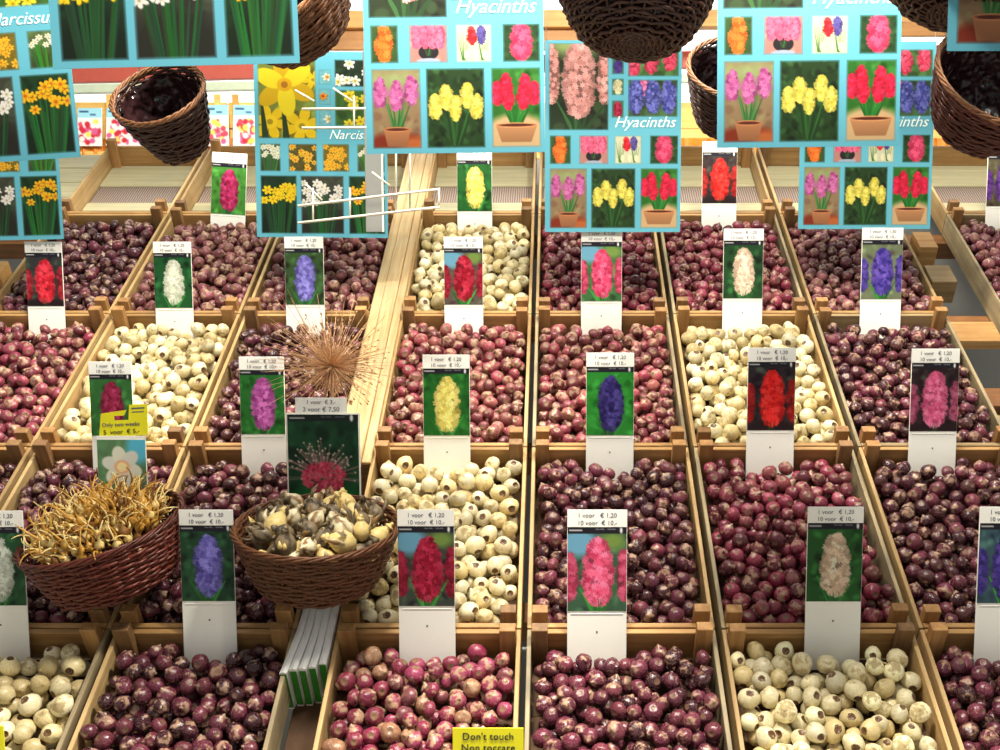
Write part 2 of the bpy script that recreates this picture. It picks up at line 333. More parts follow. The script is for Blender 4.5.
    def daff(s, cx, cy, R, pet, cup, rot=0.0, sq=0.9):
        s.star(cx + R * 0.06, cy + R * 0.1, R * 1.02, [v * 0.55 for v in pet], 6, rot, 0.35, 0.7, sq); s.star(cx, cy, R, pet, 6, rot, 0.35, 1, sq)
        s.ell(cx, cy, R * 0.36, R * 0.34, cup, 1.0); s.ell(cx, cy, R * 0.16, R * 0.14, [v * 0.7 for v in cup], 1.0)
    def band(s, c=(24, 22, 32)):
        h = s.h * 0.085; s.a[:int(h)] = np.array(c) / 255.0; w = s.w
        s.seg(w * 0.04, h * 0.5, w * 0.24, h * 0.5, 0.7, 0.7, (190, 190, 190), 0.9)
        for x in (0.48, 0.56, 0.68, 0.75): s.seg(w * x, h * 0.35, w * (x + 0.05), h * 0.35, 0.5, 0.5, (150, 150, 160), 0.7)
        s.ell(w * 0.9, h * 0.5, w * 0.022, h * 0.42, (225, 225, 225))
    def feather(s, rect, c, k=3):
        x0, y0, x1, y1 = [int(v) for v in rect]; yy, xx = np.mgrid[y0:y1, x0:x1]
        d = np.minimum(np.minimum(xx - x0 + 1, x1 - xx), np.minimum(yy - y0 + 1, y1 - yy)); a = np.clip(d / k, 0, 1)[..., None]
        s.a[y0:y1, x0:x1] = s.a[y0:y1, x0:x1] * a + (np.array(c) / 255.0) * (1 - a)
def sheet_mesh(name, w, h, cv, thick=0.0012, mats=None):
    """a real sheet w x h with its printed face towards -Y; origin at the bottom centre"""
    a = np.clip(cv.a, 0, 1); a = np.where(a <= 0.04045, a / 12.92, ((a + 0.055) / 1.055) ** 2.4)
    ny, nx = a.shape[:2]
    xs = np.linspace(-w / 2, w / 2, nx); zs = np.linspace(h, 0, ny)
    V = np.zeros((ny * nx + 4, 3)); V[:ny * nx, 0] = np.tile(xs, ny); V[:ny * nx, 2] = np.repeat(zs, nx)
    V[ny * nx:] = [(-w / 2, thick, 0), (w / 2, thick, 0), (w / 2, thick, h), (-w / 2, thick, h)]
    i = (np.arange(ny - 1)[:, None] * nx + np.arange(nx - 1)[None, :]).ravel()
    Q = np.stack([i, i + nx, i + nx + 1, i + 1], 1)
    b = ny * nx; A, B, Cc, D = b, b + 1, b + 2, b + 3; tl, tr, bl, br = 0, nx - 1, (ny - 1) * nx, ny * nx - 1
    Q = np.vstack([Q, [[A, D, Cc, B], [A, B, br, bl], [B, Cc, tr, br], [Cc, D, tl, tr], [D, A, bl, tl]]])
    me = bpy.data.meshes.new(name); me.vertices.add(len(V)); me.vertices.foreach_set('co', V.ravel())
    me.loops.add(Q.size); me.loops.foreach_set('vertex_index', Q.ravel().astype(np.int32))
    me.polygons.add(len(Q)); me.polygons.foreach_set('loop_start', (np.arange(len(Q)) * 4).astype(np.int32))
    me.materials.append(M['print']); me.materials.append(mats or M['plastic'])
    mi = np.zeros(len(Q), np.int32); mi[-5:] = 1; me.polygons.foreach_set('material_index', mi); me.update(calc_edges=True)
    at_ = me.attributes.new('ink', 'FLOAT_COLOR', 'POINT'); C4 = np.ones((len(V), 4)); C4[:ny * nx, :3] = a.reshape(-1, 3); C4[ny * nx:, :3] = 0.6
    at_.data.foreach_set('color', C4.ravel()); return me

# ---- poster designs (photo boxes measured on a sheet 135 wide, 187 tall)
CY_BG = (92, 166, 186)
BOX = dict(big=(4, 3, 63, 87), tr=(82, 8, 132, 35), mr=(82, 38, 131, 74), t1=(66, 18, 78, 33), t2=(66, 37, 78, 53), t3=(66, 58, 78, 75),
           s1=(5, 92, 26, 120), s2=(34, 92, 63, 120), s3=(69, 92, 96, 120), s4=(104, 92, 132, 120),
           b1=(5, 124, 42, 183), b2=(46, 124, 90, 183), b3=(95, 124, 132, 183))
def poster_canvas(kind):
    K = 2; cv = CV(135 * K, 187 * K, CY_BG, 3 if kind == 'h' else 4); r = cv.r
    def box(k):
        x0, y0, x1, y1 = [v * K for v in BOX[k]]; cv.clip = (x0, y0, x1, y1); return x0, y0, x1, y1, x1 - x0, y1 - y0
    def done(k): cv.clip = (0, 0, cv.w, cv.h); cv.feather([v * K for v in BOX[k]], CY_BG, 4)
    def pot(cx, yt, w, h, c=(196, 128, 84)):
        for q in range(24):
            t = q / 23; hw = w * (0.5 - 0.14 * t); cv.seg(cx - hw, yt + h * t, cx + hw, yt + h * t, h / 40 + 1, h / 40 + 1, [v * (0.95 - 0.15 * t) for v in c])
        cv.ell(cx, yt, w * 0.54, h * 0.16, [v * 1.15 for v in c]); cv.ell(cx, yt, w * 0.46, h * 0.10, (92, 40, 26))
    if kind == 'h':
        x0, y0, x1, y1, w, h = box('big'); cv.foliage((40, 52, 30), 24, 60)
        cv.ell(x0 + w * .35, y0 + 6, w * .5, h * .12, (150, 170, 100), 20, .8)
        for cx, rx in ((x0 + w * .04, w * .14), (x0 + w * .94, w * .12)): cv.hyacinth(cx, y0 + h * .35, rx, h * .34, (240, 160, 150), 5, 90)
        cv.leaves(x0 + w * .5, y1, w * .5, h * .35, 6, (52, 92, 48)); cv.hyacinth(x0 + w * .5, y0 + h * .42, w * .27, h * .42, (232, 158, 150), 6, 240, 44); done('big')
        x0, y0, x1, y1, w, h = box('tr'); cv.foliage((70, 110, 56), 30, 40)
        for i, cx in enumerate((.1, .45, .82)): cv.hyacinth(x0 + w * cx, y0 + h * (.55 - .1 * i), w * .13, h * .42, (226, 62, 96), 4, 80)
        done('tr')
        x0, y0, x1, y1, w, h = box('mr'); cv.foliage((64, 92, 52), 26, 50); cv.hyacinth(x0 + w * .32, y0 + h * .2, w * .1, h * .25, (226, 110, 160), 4, 40)
        for cx in (.16, .5, .82): cv.hyacinth(x0 + w * cx, y0 + h * .46, w * .15, h * .43, (92, 96, 190), 4, 100, 60)
        done('mr')
        for k, c in (('t1', (70, 44, 130)), ('t2', (228, 218, 170)), ('t3', (168, 24, 60))):
            x0, y0, x1, y1, w, h = box(k); cv.foliage((60, 110, 70), 20, 10); cv.hyacinth(x0 + w / 2, y0 + h / 2, w * .3, h * .4, c, 4, 40); done(k)
        x0, y0, x1, y1, w, h = box('s1'); cv.foliage((56, 82, 36), 22, 40); cv.leaves(x0 + w / 2, y1, w * .4, h * .5, 5, (90, 140, 60)); cv.hyacinth(x0 + w * .5, y0 + h * .48, w * .27, h * .43, (244, 104, 26), 5, 110); done('s1')
        x0, y0, x1, y1, w, h = box('s2'); cv.foliage((190, 130, 120), 24, 30)
        cv.ell(x0 + w * .5, y0 + h * .72, w * .26, h * .2, (34, 30, 34)); cv.leaves(x0 + w * .5, y0 + h * .8, w * .2, h * .35, 6, (60, 100, 50))
        for i in range(8): cv.hyacinth(x0 + w * (.2 + .6 * (i % 4) / 3), y0 + h * (.22 + .2 * (i // 4)), w * .1, h * .17, (232, 92, 130), 4, 34)
        cv.ell(x0 + w * .5, y1 - 3, w * .3, 4, (170, 180, 200)); done('s2')
        x0, y0, x1, y1, w, h = box('s3'); cv.foliage((214, 214, 180), 14, 30); cv.leaves(x0 + w * .22, y1 - 4, w * .2, h * .7, 5, (60, 120, 40)); cv.leaves(x0 + w * .75, y1 - 4, w * .2, h * .6, 5, (50, 110, 40))
        for cx in (.3, .56, .8): cv.ell(x0 + w * cx, y0 + h * .8, w * .07, h * .13, (240, 232, 190))
        cv.hyacinth(x0 + w * .45, y0 + h * .3, w * .11, h * .2, (226, 30, 44), 4, 40); cv.hyacinth(x0 + w * .7, y0 + h * .28, w * .1, h * .2, (84, 70, 150), 4, 40); done('s3')
        x0, y0, x1, y1, w, h = box('s4'); cv.foliage((34, 66, 30), 24, 40); cv.leaves(x0 + w / 2, y1, w * .45, h * .5, 6, (80, 150, 50)); cv.hyacinth(x0 + w * .5, y0 + h * .48, w * .27, h * .44, (222, 60, 102), 5, 130); done('s4')
        x0, y0, x1, y1, w, h = box('b1'); cv.foliage((150, 124, 90), 26, 60); cv.ell(x0 + w * .5, y0 + h * .15, w * .6, h * .12, (150, 170, 110), 16, .7)
        cv.ell(x0 + w * .5, y1, w * .7, h * .2, (132, 44, 22), 8); cv.ell(x0 + w * .85, y1 - 6, w * .3, h * .1, (190, 100, 50), 8, .8)
        cv.leaves(x0 + w * .5, y0 + h * .76, w * .36, h * .42, 10, (72, 132, 66)); pot(x0 + w * .5, y0 + h * .76, w * .5, h * .2)
        for cx, cy in ((.17, .3), (.5, .34), (.8, .27)): cv.hyacinth(x0 + w * cx, y0 + h * cy, w * .125, h * .17, (196, 92, 156), 4, 90, 50)
        done('b1')
        x0, y0, x1, y1, w, h = box('b2'); cv.foliage((34, 62, 26), 30, 160, .06); cv.leaves(x0 + w * .5, y0 + h * .95, w * .4, h * .5, 12, (40, 84, 34))
        for cx, cy in ((.34, .36), (.7, .34), (.15, .48), (.5, .5), (.86, .48)): cv.hyacinth(x0 + w * cx, y0 + h * cy, w * .105, h * .145, (232, 216, 84), 3.2, 100, 40)
        done('b2')
        x0, y0, x1, y1, w, h = box('b3'); cv.foliage((46, 110, 36), 30, 80); cv.ell(x0 + w / 2, y1, w * .8, h * .42, (214, 178, 130), 10)
        cv.leaves(x0 + w * .5, y0 + h * .7, w * .42, h * .4, 14, (36, 116, 40)); pot(x0 + w * .5, y0 + h * .72, w * .8, h * .2, (214, 150, 100))
        for cx, cy in ((.3, .22), (.68, .22), (.12, .32), (.88, .32), (.34, .38), (.64, .38)): cv.hyacinth(x0 + w * cx, y0 + h * cy, w * .11, h * .135, (226, 26, 62), 3.4, 80, 36)
        done('b3')
    else:
        Yl, Wt, Og, Dk = (246, 214, 30), (238, 240, 220), (244, 160, 20), (24, 44, 24)
        x0, y0, x1, y1, w, h = box('big'); cv.foliage((120, 130, 50), 40, 50)
        for cx, cy, R in ((.2, .8, .34), (.75, .85, .36), (.95, .3, .2)): cv.daff(x0 + w * cx, y0 + h * cy, w * R, (236, 196, 20), (244, 206, 30), cx)
        for cx in (.12, .48): cv.seg(x0 + w * cx, y1, x0 + w * (cx - .05), y0 + h * .62, 7, 3, (40, 60, 30))
        [cv.ell(x0 + w * (.46 + .27 * math.cos(q * math.pi / 3 + .4)), y0 + h * .36 + w * .27 * math.sin(q * math.pi / 3 + .4), w * .27, w * .15, ((214, 172, 14), (240, 214, 34))[q % 2], 2, 1, q * math.pi / 3 + .4) for q in (0, 2, 4, 1, 3, 5)]
        cv.ell(x0 + w * .46, y0 + h * .36, w * .13, h * .08, (226, 170, 10)); cv.ell(x0 + w * .46, y0 + h * .36, w * .06, h * .04, (170, 110, 20)); done('big')
        def field(k, bg, pet, cup, n, R, stems=None, lo=.05, hi_=.95):
            x0, y0, x1, y1, w, h = box(k); cv.foliage(bg, 18, 40)
            if stems:
                cv.ell(x0 + w / 2, y1, w * .7, h * .5, [v * .6 for v in bg], 20, .8)
                for _ in range(26): xx = r.uniform(.05, .95); cv.seg(x0 + w * (.5 + (xx - .5) * .6), y1, x0 + w * xx, y0 + h * r.uniform(.3, .5), 2, 1, [v * r.uniform(.6, 1.1) for v in stems])
            for _ in range(n): cv.daff(x0 + w * r.uniform(.06, .94), y0 + h * r.uniform(lo, hi_), R * K * r.uniform(.85, 1.15), pet, cup, r.uniform(0, 2), r.uniform(.75, 1))
            done(k)
        field('tr', Dk, (244, 246, 240), (238, 220, 120), 9, 6); field('mr', (60, 100, 40), (244, 222, 50), (236, 196, 30), 11, 6.5)
        for k, p_, c_ in (('t1', Wt, Og), ('t2', Og, (226, 90, 20)), ('t3', Wt, (230, 200, 110))): field(k, (120, 190, 200), p_, c_, 1, 5.5, None, .45, .55)
        field('s1', (64, 84, 44), Wt, (230, 220, 150), 14, 3.4, (60, 110, 50), .1, .5); field('s2', (90, 80, 30), (246, 196, 60), (236, 130, 20), 24, 3.4)
        field('s3', (120, 100, 30), (246, 190, 50), (250, 160, 20), 24, 3.8); field('s4', (90, 110, 60), Wt, (240, 220, 160), 12, 3.2, (60, 130, 50), .08, .4)
        field('b1', (22, 48, 26), (248, 214, 30), (244, 190, 20), 15, 5, (34, 84, 40), .12, .45); field('b2', (60, 62, 50), (244, 240, 232), (236, 226, 200), 15, 5, (34, 90, 44), .12, .5)
        field('b3', (26, 58, 28), (246, 190, 30), (240, 140, 20), 13, 5, (40, 104, 46), .12, .5)
    cv.a = np.where((np.abs(cv.a - np.array(CY_BG) / 255).sum(2) < .02)[..., None], cv.a, cv.a * .86)
    return cv
PW, PH = 0.39, 0.54
POSTER = {k: sheet_mesh('poster_sheet', PW, PH, poster_canvas(k), 0.0015, M['cyan']) for k in 'hn'}
RAIL_Z = 2.78
def poster(kind, label, px_left, py_left, px_right, py_right, cut_left=0.0, cut_right=0.0, group=None):
    """bottom corners as photographed; the poster is 0.39 m wide"""
    w_px = px_right - px_left; z = PW * F_PX / w_px
    a = at(px_left, py_left, z); b = at(px_right, py_right, z)
    roll = math.atan2(b.z - a.z, b.x - a.x); c = (a + b) / 2
    t = thing('hyacinth_poster' if kind == 'h' else 'daffodil_poster', label, 'poster', c, (0, -roll, 0), group)
    link('printed_sheet', POSTER[kind], t)
    u = PW / 135.0
    link('title_lettering', text_mesh('Hyacinths' if kind == 'h' else 'Narcissus', 0.044 if kind == 'h' else 0.038, M['white_ink'], 0.35), t, ((98.5 if kind == 'h' else 101.0) * u - PW / 2, -0.0008, PH - (84.0 if kind == 'h' else 87.0) * u * PH / (187 * u)), FACE)
    top = Matrix.Rotation(-roll, 4, 'Y')
    m = MB()
    for sx in (-1, 1):
        p0 = Vector((sx * PW * 0.49, 0.0004, PH - 0.004)); wtop = t.location + top @ p0
        m.tube([p0, top.inverted() @ (Vector((wtop.x, wtop.y, RAIL_Z)) - t.location)], 0.0011, 5)
    link('hanging_cords', m.mesh('hanging_cords', M['cord'], True), t)
    return t
poster('h', 'hyacinth picture poster, far row, wholly visible in the centre under the big hanging basket', 545, 232, 680, 232)
poster('h', 'hyacinth picture poster, back one of the right-hand pair, its top hidden by the nearer sheet', 798, 229, 930, 229)
poster('n', 'narcissus picture poster showing one huge yellow daffodil, behind the cream wire rack', 257, 237, 388, 238)
poster('n', 'narcissus picture poster at the left edge, lower and farther of the two there', -71, 242, 64, 239)
poster('h', 'hyacinth picture poster hanging just right of the yellow daffodil poster, in the nearer row', 367, 154, 545, 152)
poster('h', 'hyacinth picture poster, nearer one of the right-hand pair, beside the half hidden basket', 717, 148, 899, 146)
poster('n', 'tilted narcissus picture poster at the left edge, upper one with orange daffodils', -97, 168, 81, 157)
poster('n', 'dark shaded poster of tall daffodils, closest sheet at top left', 53, 69, 300, 63)
poster('h', 'dark shaded poster with a clay pot, closest sheet in the top right corner', 947, 51, 1194, 50)

# ------------------------------------------------------------------ hyacinth price cards
def card_canvas(c, bg=(30, 92, 36), style='leaf', seed=0):
    cv = CV(60, 84, bg, seed); w, h = 60, 84
    cv.foliage(bg, 42, 80, .07)
    if style == 'sky': cv.ell(12, 16, 20, 14, (110, 170, 200), 8, .9); cv.ell(46, 14, 14, 9, (120, 150, 70), 6, .8)
    if style in ('sky', 'trio', 'darktrio'):
        cc = [v * (.95 if style == 'trio' else .7) for v in c] if style != 'sky' else [v * .85 for v in c]
        cv.hyacinth(3, 50, 7, 22, cc, 3.4, 70); cv.hyacinth(57, 48, 7, 24, cc, 3.4, 70)
    if style == 'darktrio': cv.ell(30, 84, 34, 14, (34, 16, 20), 6)
    else: cv.leaves(30, 84, 26, 26, 9, (60, 150, 60))
    if style == 'leaf': cv.leaves(30, 84, 15, 22, 6, (44, 110, 50), 1.2)
    cv.hyacinth(31, 45, 15, 32, c, 3.6, 230, 62)
    cv.leaves(31, 86, 7, 14, 5, (30, 84, 36))
    cv.a = cv.a * .9; cv.band(); return cv
CARD_W = 0.118
STRIP = None
def price_card(label, c, bg, style, px0, px1, y_top, T, seed, lines=('1 voor   € 1,20', '10 voor  € 10,-'), tilt=0.0, name='hyacinth_price_card', w=CARD_W, hp=None, yaw=0.0):
    """a white plastic card stuck upright in the bulbs; its foot is on the slope at T"""
    f0 = S(0, T, -0.062); z = proj(f0)[2]; x = ((px0 + px1) / 2 - CX) / F_PX * z
    foot = Vector((x, f0.y, f0.z)); zt = proj(f0 + Vector((0, 0, .2)))[2]; foot.x = x = ((px0 + px1) / 2 - CX) / F_PX * zt
    # height so that the top edge is where the photograph has it
    lo, hi = 0.1, 0.6
    for _ in range(40):
        mid = (lo + hi) / 2
        if proj(foot + Vector((0, 0, mid)))[1] > y_top: lo = mid
        else: hi = mid
    H = lo; w = (px1 - px0) / F_PX * proj(foot + Vector((0, 0, H)))[2]
    sh, ph = w * 0.290, hp or w * 1.44
    t = thing(name, label, 'price card', foot, (0, tilt, yaw))
    m = MB(); m.box((-w / 2, 0, 0), (w / 2, 0.0022, H), 0, 0.0004); m.tube([(-w * .44, -0.0006, H - sh - ph - 0.006), (w * .44, -0.0006, H - sh - ph - 0.006)], 0.0008, 4)
    link('card_back', m.mesh('card_back', M['plastic']), t)
    link('flower_picture', sheet_mesh('flower_picture', w * 0.985, ph, card_canvas(c, bg, style, seed) if c is not None else seed, 0.001), t, (0, -0.0014, H - sh - ph))
    m = MB(); m.box((-w * .5, -0.0016, H - sh + 0.0005), (w * .5, -0.0002, H + 0.001), 0, 0.0003); link('price_strip', m.mesh('price_strip', M['strip']), t)
    k = w / CARD_W
    for i, ln in enumerate(lines):
        link('price_lettering', text_mesh(ln, 0.0125 * k, M['ink'], 0, 'CENTER', 1.0), t, (0, -0.0019, H - sh * (0.42 + 0.44 * i)), FACE)
    m = MB(); m.box((-0.0015, -0.0006, H - sh - ph - 0.045 * k), (0.0018, 0.0004, H - sh - ph - 0.041 * k)); link('punch_mark', m.mesh('punch_mark', M['ink']), t)
    return t, x
R1, R2, R3, R4 = 4.653, 4.043, 3.443, 2.862
dT = 0.059
CARDS = []   # x, T of each card foot so that no bulb is put inside it
def pc(label, c, bg, style, px0, px1, yt, R, seed, **k):
    t, x = price_card(label, c, bg, style, px0, px1, yt, R - dT, seed, **k); CARDS.append((x, R - dT))
G1, G2, G3 = (34, 100, 34), (28, 80, 40), (40, 34, 34)
pc('price card with a crimson-pink hyacinth, slightly tilted, left of the big daffodil poster', (176, 30, 84), (70, 140, 50), 'leaf', 208, 243, 153, R1, 11, tilt=0.06)
pc('price card with a yellow hyacinth under the centre-left hyacinth poster, uppermost yellow one', (240, 224, 96), (24, 90, 30), 'leaf', 457, 492, 150, R1, 12)
pc('price card with a bright red hyacinth below the basket beside the right posters', (226, 28, 20), (50, 34, 34), 'darktrio', 702, 737, 142, R1, 13)
pc('price card with purple hyacinths at the right edge, in the raised far crate', (96, 50, 140), (90, 80, 60), 'trio', 987, 1022, 145, R1, 14)
pc('price card with three red hyacinths at the far left, above the rosy bulbs', (226, 34, 54), (50, 50, 50), 'darktrio', 26, 63, 242, R2, 21)
pc('price card with a white hyacinth behind the crate of white bulbs at left', (226, 232, 208), (24, 84, 40), 'leaf', 154, 192, 242, R2, 22)
pc('price card with a lavender hyacinth above the dried seed head', (118, 110, 200), (50, 80, 40), 'leaf', 285, 324, 237, R2, 23)
pc('price card with a deep red hyacinth below the uppermost yellow one', (172, 16, 44), (90, 80, 70), 'sky', 444, 483, 237, R2, 24)
pc('price card with a pink hyacinth just below the central poster', (236, 72, 116), (60, 110, 60), 'sky', 581, 622, 230, R2, 25)
pc('price card with a cream-pink hyacinth behind the white bulbs right of centre', (240, 206, 178), (28, 70, 34), 'leaf', 723, 763, 229, R2, 26)
pc('price card with a violet-blue hyacinth below the right-hand poster pair', (74, 56, 156), (110, 120, 90), 'trio', 861, 902, 228, R2, 27)
pc('price card with a maroon hyacinth, half covered by the yellow notice', (150, 26, 64), (50, 110, 50), 'leaf', 90, 133, 362, R3, 31)
pc('price card with an orchid-pink hyacinth left of the dried seed head', (190, 84, 170), (36, 110, 40), 'leaf', 240, 285, 357, R3, 32)
pc('price card with a pale yellow hyacinth behind the central white bulbs', (238, 222, 110), (26, 100, 30), 'leaf', 423, 470, 355, R3, 33)
pc('price card with a dark indigo hyacinth in the middle of the display', (46, 34, 110), (40, 140, 44), 'leaf', 586, 634, 353, R3, 34)
pc('price card with a scarlet hyacinth in front of the right white bulbs', (236, 24, 20), (44, 34, 40), 'darktrio', 747, 795, 348, R3, 35)
pc('price card with pink hyacinths on black, in the right-hand column', (228, 92, 140), (40, 20, 28), 'darktrio', 910, 958, 349, R3, 36)
pc('price card with a white hyacinth, cut off by the left edge beside the basket', (214, 222, 206), (36, 84, 50), 'leaf', -30, 26, 511, R4, 41)
pc('price card with a lavender-blue hyacinth between the two full baskets', (108, 100, 196), (34, 76, 48), 'leaf', 181, 235, 510, R4, 42)
pc('price card with a crimson hyacinth in front of the central white bulbs', (166, 10, 50), (60, 70, 60), 'sky', 398, 455, 510, R4, 43)
pc('large pink hyacinth price card in the lowest row, right of centre rails', (238, 84, 126), (60, 96, 70), 'sky', 567, 627, 510, R4, 44)
pc('price card with a cream hyacinth behind the lowest right white bulbs', (236, 206, 176), (30, 90, 34), 'leaf', 806, 862, 507, R4, 45)
pc('price card with a blue-violet hyacinth cut off by the right edge, lowest row', (66, 50, 150), (60, 90, 100), 'trio', 977, 1034, 507, R4, 46)

# ------------------------------------------------------------------ crates
SK = dict(dark=[(84, 30, 50), (60, 22, 36), (102, 38, 60), (54, 20, 32), (112, 46, 62), (80, 40, 44)],
          rosy=[(148, 52, 74), (124, 48, 62), (168, 72, 88), (104, 42, 50), (158, 90, 86)],
          magenta=[(138, 42, 68), (116, 34, 56), (150, 60, 82), (96, 32, 46), (132, 64, 68)],
          brown=[(140, 76, 86), (118, 58, 66), (156, 96, 98), (100, 44, 54)],
          mixed=[(142, 36, 76), (120, 34, 62), (160, 58, 98), (150, 112, 84), (98, 36, 50), (130, 70, 80)],
          white=[(234, 224, 186), (226, 212, 166), (238, 230, 198), (214, 196, 146)])
COLS = {'A': (-1.688, -1.313), 'B': (-1.300, -0.929), 'C': (-0.916, -0.541), 'D': (-0.456, -0.073),
        'E': (-0.060, 0.331), 'F': (0.345, 0.743), 'G': (0.757, 1.147), 'H': (1.322, 1.71)}
ROWS = {0: (4.655, 5.18), 1: (4.045, 4.650), 2: (3.445, 4.041), 3: (2.864, 3.441), 4: (2.262, 2.860)}
def crate(colk, row, label, aged=0):
    x0, x1 = COLS[colk]; t0, t1 = ROWS[row]; W, L = x1 - x0, t1 - t0; Hh = 0.085
    t = thing('wooden_crate', label, 'crate', S((x0 + x1) / 2, (t0 + t1) / 2, -Hh), SROT)
    w, l = W / 2, L / 2
    for s_ in (-1, 1):
        m = MB(); y = s_ * (l - 0.006); m.box((-w + .0095, y - .006, 0.0), (w - .0095, y + .006, Hh), 0, .0012); link('end_board', m.mesh('end_board', M['aged_x'] if aged > 1 else M['pine_x']), t)
        m = MB(); x = s_ * (w - 0.0045); m.box((x - .0045, -l, 0.003), (x + .0045, l, Hh - 0.002), 0, .001)
        link('side_board', m.mesh('side_board', M['aged_y'] if (aged and (aged > 1 or s_ == random.choice((-1, 1)))) else M['pine_y']), t)
        for q in (-1, 1):
            m = MB(); px = q * (w - 0.0095 - .017); py = s_ * (l - .0125 - .011)
            m.box((px - .0165, py - .011, 0.004), (px + .0165, py + .011, Hh + 0.034 + random.uniform(-.003, .003)), 0, .0012)
            link('corner_post', m.mesh('corner_post', random.choice((M['post'], M['post'], M['post_dark']))), t)
    m = MB(); n = 4; sw = (L - 0.03) / n
    if row == 0:
        for f0, f1 in ((0, .27), (.285, .40), (.66, .99)): m.box((-w + .0098, -l + .0125 + (L - .025) * f0, 0.004), (w - .0098, -l + .0125 + (L - .025) * f1, 0.010), 0, .0008)
        link('bottom_slats', m.mesh('bottom_slats', M['slat']), t)
        m = MB(); m.box((-w + .011, -l + .013, 0.0), (w - .011, l - .013, 0.0035)); link('ribbed_liner', m.mesh('ribbed_liner', M['ribbed']), t)
    else:
        for k in range(n): m.box((-w + .0098, -l + .0125 + k * sw, 0.002), (w - .0098, -l + .0125 + (k + 1) * sw - .0005, 0.008), 0, .0004)
        link('bottom_slats', m.mesh('bottom_slats', M['soil']), t)
    return t
WHERE = {   # which crate: (kind, skin family, phrase)
 ('A', 1): ('dark', 'dark', 'under the left daffodil posters'), ('B', 1): ('rosy', 'brown', 'below the crimson-pink hyacinth card'),
 ('C', 1): ('rosy', 'brown', 'below the big yellow daffodil poster'), ('D', 1): ('white', 'white', 'below the uppermost yellow hyacinth card'),
 ('E', 1): ('dark', 'magenta', 'right below the central hyacinth poster'), ('F', 1): ('dark', 'magenta', 'below the bright red hyacinth card at top'),
 ('G', 1): ('dark', 'brown', 'below the right-hand pair of posters'), ('H', 1): ('dark', 'brown', 'at the far right edge beyond the gap'),
 ('A', 2): ('rosy', 'magenta', 'below the three red hyacinths card'), ('B', 2): ('white', 'white', 'below the upper white hyacinth card'),
 ('C', 2): ('dark', 'dark', 'around the dried seed head'), ('D', 2): ('rosy', 'rosy', 'below the deep red hyacinth card'),
 ('E', 2): ('rosy', 'rosy', 'below the middle pink hyacinth card'), ('F', 2): ('white', 'white', 'below the cream-pink hyacinth card'),
 ('G', 2): ('dark', 'dark', 'below the violet-blue hyacinth card'),
 ('A', 3): ('dark', 'dark', 'cut by the left edge beside the golden basket'), ('B', 3): ('dark', 'dark', 'behind the basket of golden dried bulbs'),
 ('C', 3): ('dark', 'dark', 'below the orchid-pink hyacinth card'), ('D', 3): ('white', 'white', 'below the pale yellow hyacinth card'),
 ('E', 3): ('dark', 'dark', 'below the dark indigo hyacinth card'), ('F', 3): ('dark', 'magenta', 'below the scarlet hyacinth card'),
 ('G', 3): ('dark', 'dark', 'below the pink on black hyacinth card'),
 ('B', 4): ('white', 'white', 'in the bottom left corner'), ('C', 4): ('dark', 'dark', 'left of the green and white paper bags'),
 ('D', 4): ('rosy', 'mixed', 'behind the yellow do not touch sign'), ('E', 4): ('dark', 'dark', 'below the large pink hyacinth card'),
 ('F', 4): ('white', 'white', 'below the cream hyacinth card, bottom right'), ('G', 4): ('dark', 'dark', 'in the bottom right corner')}
KW = {'dark': 'dark purple', 'rosy': 'rosy purple', 'white': 'white'}
AG = {('A', 2): 1, ('C', 3): 1, ('E', 2): 1, ('E', 4): 1, ('F', 1): 1, ('A', 1): 1, ('G', 2): 2, ('H', 1): 2, ('C', 4): 1, ('B', 4): 1, ('F', 3): 1, ('G', 1): 1, ('C', 2): 1, ('B', 3): 1}
for (c_, r_), (kind, fam, ph) in WHERE.items(): crate(c_, r_, 'wooden crate of %s bulbs %s' % (KW[kind], ph), AG.get((c_, r_), 0))
EMPT = {'A': 'left of the hanging cone basket', 'B': 'behind the crimson-pink hyacinth card', 'C': 'mostly hidden by the big daffodil poster', 'D': 'right of the long weathered plank',
        'E': 'hidden behind the central hyacinth poster', 'F': 'behind the bright red hyacinth card at top', 'G': 'behind the right-hand pair of posters', 'H': 'below the shiny lined basket at top right'}
for c_, ph in EMPT.items(): crate(c_, 0, 'empty slatted wooden crate ' + ph)

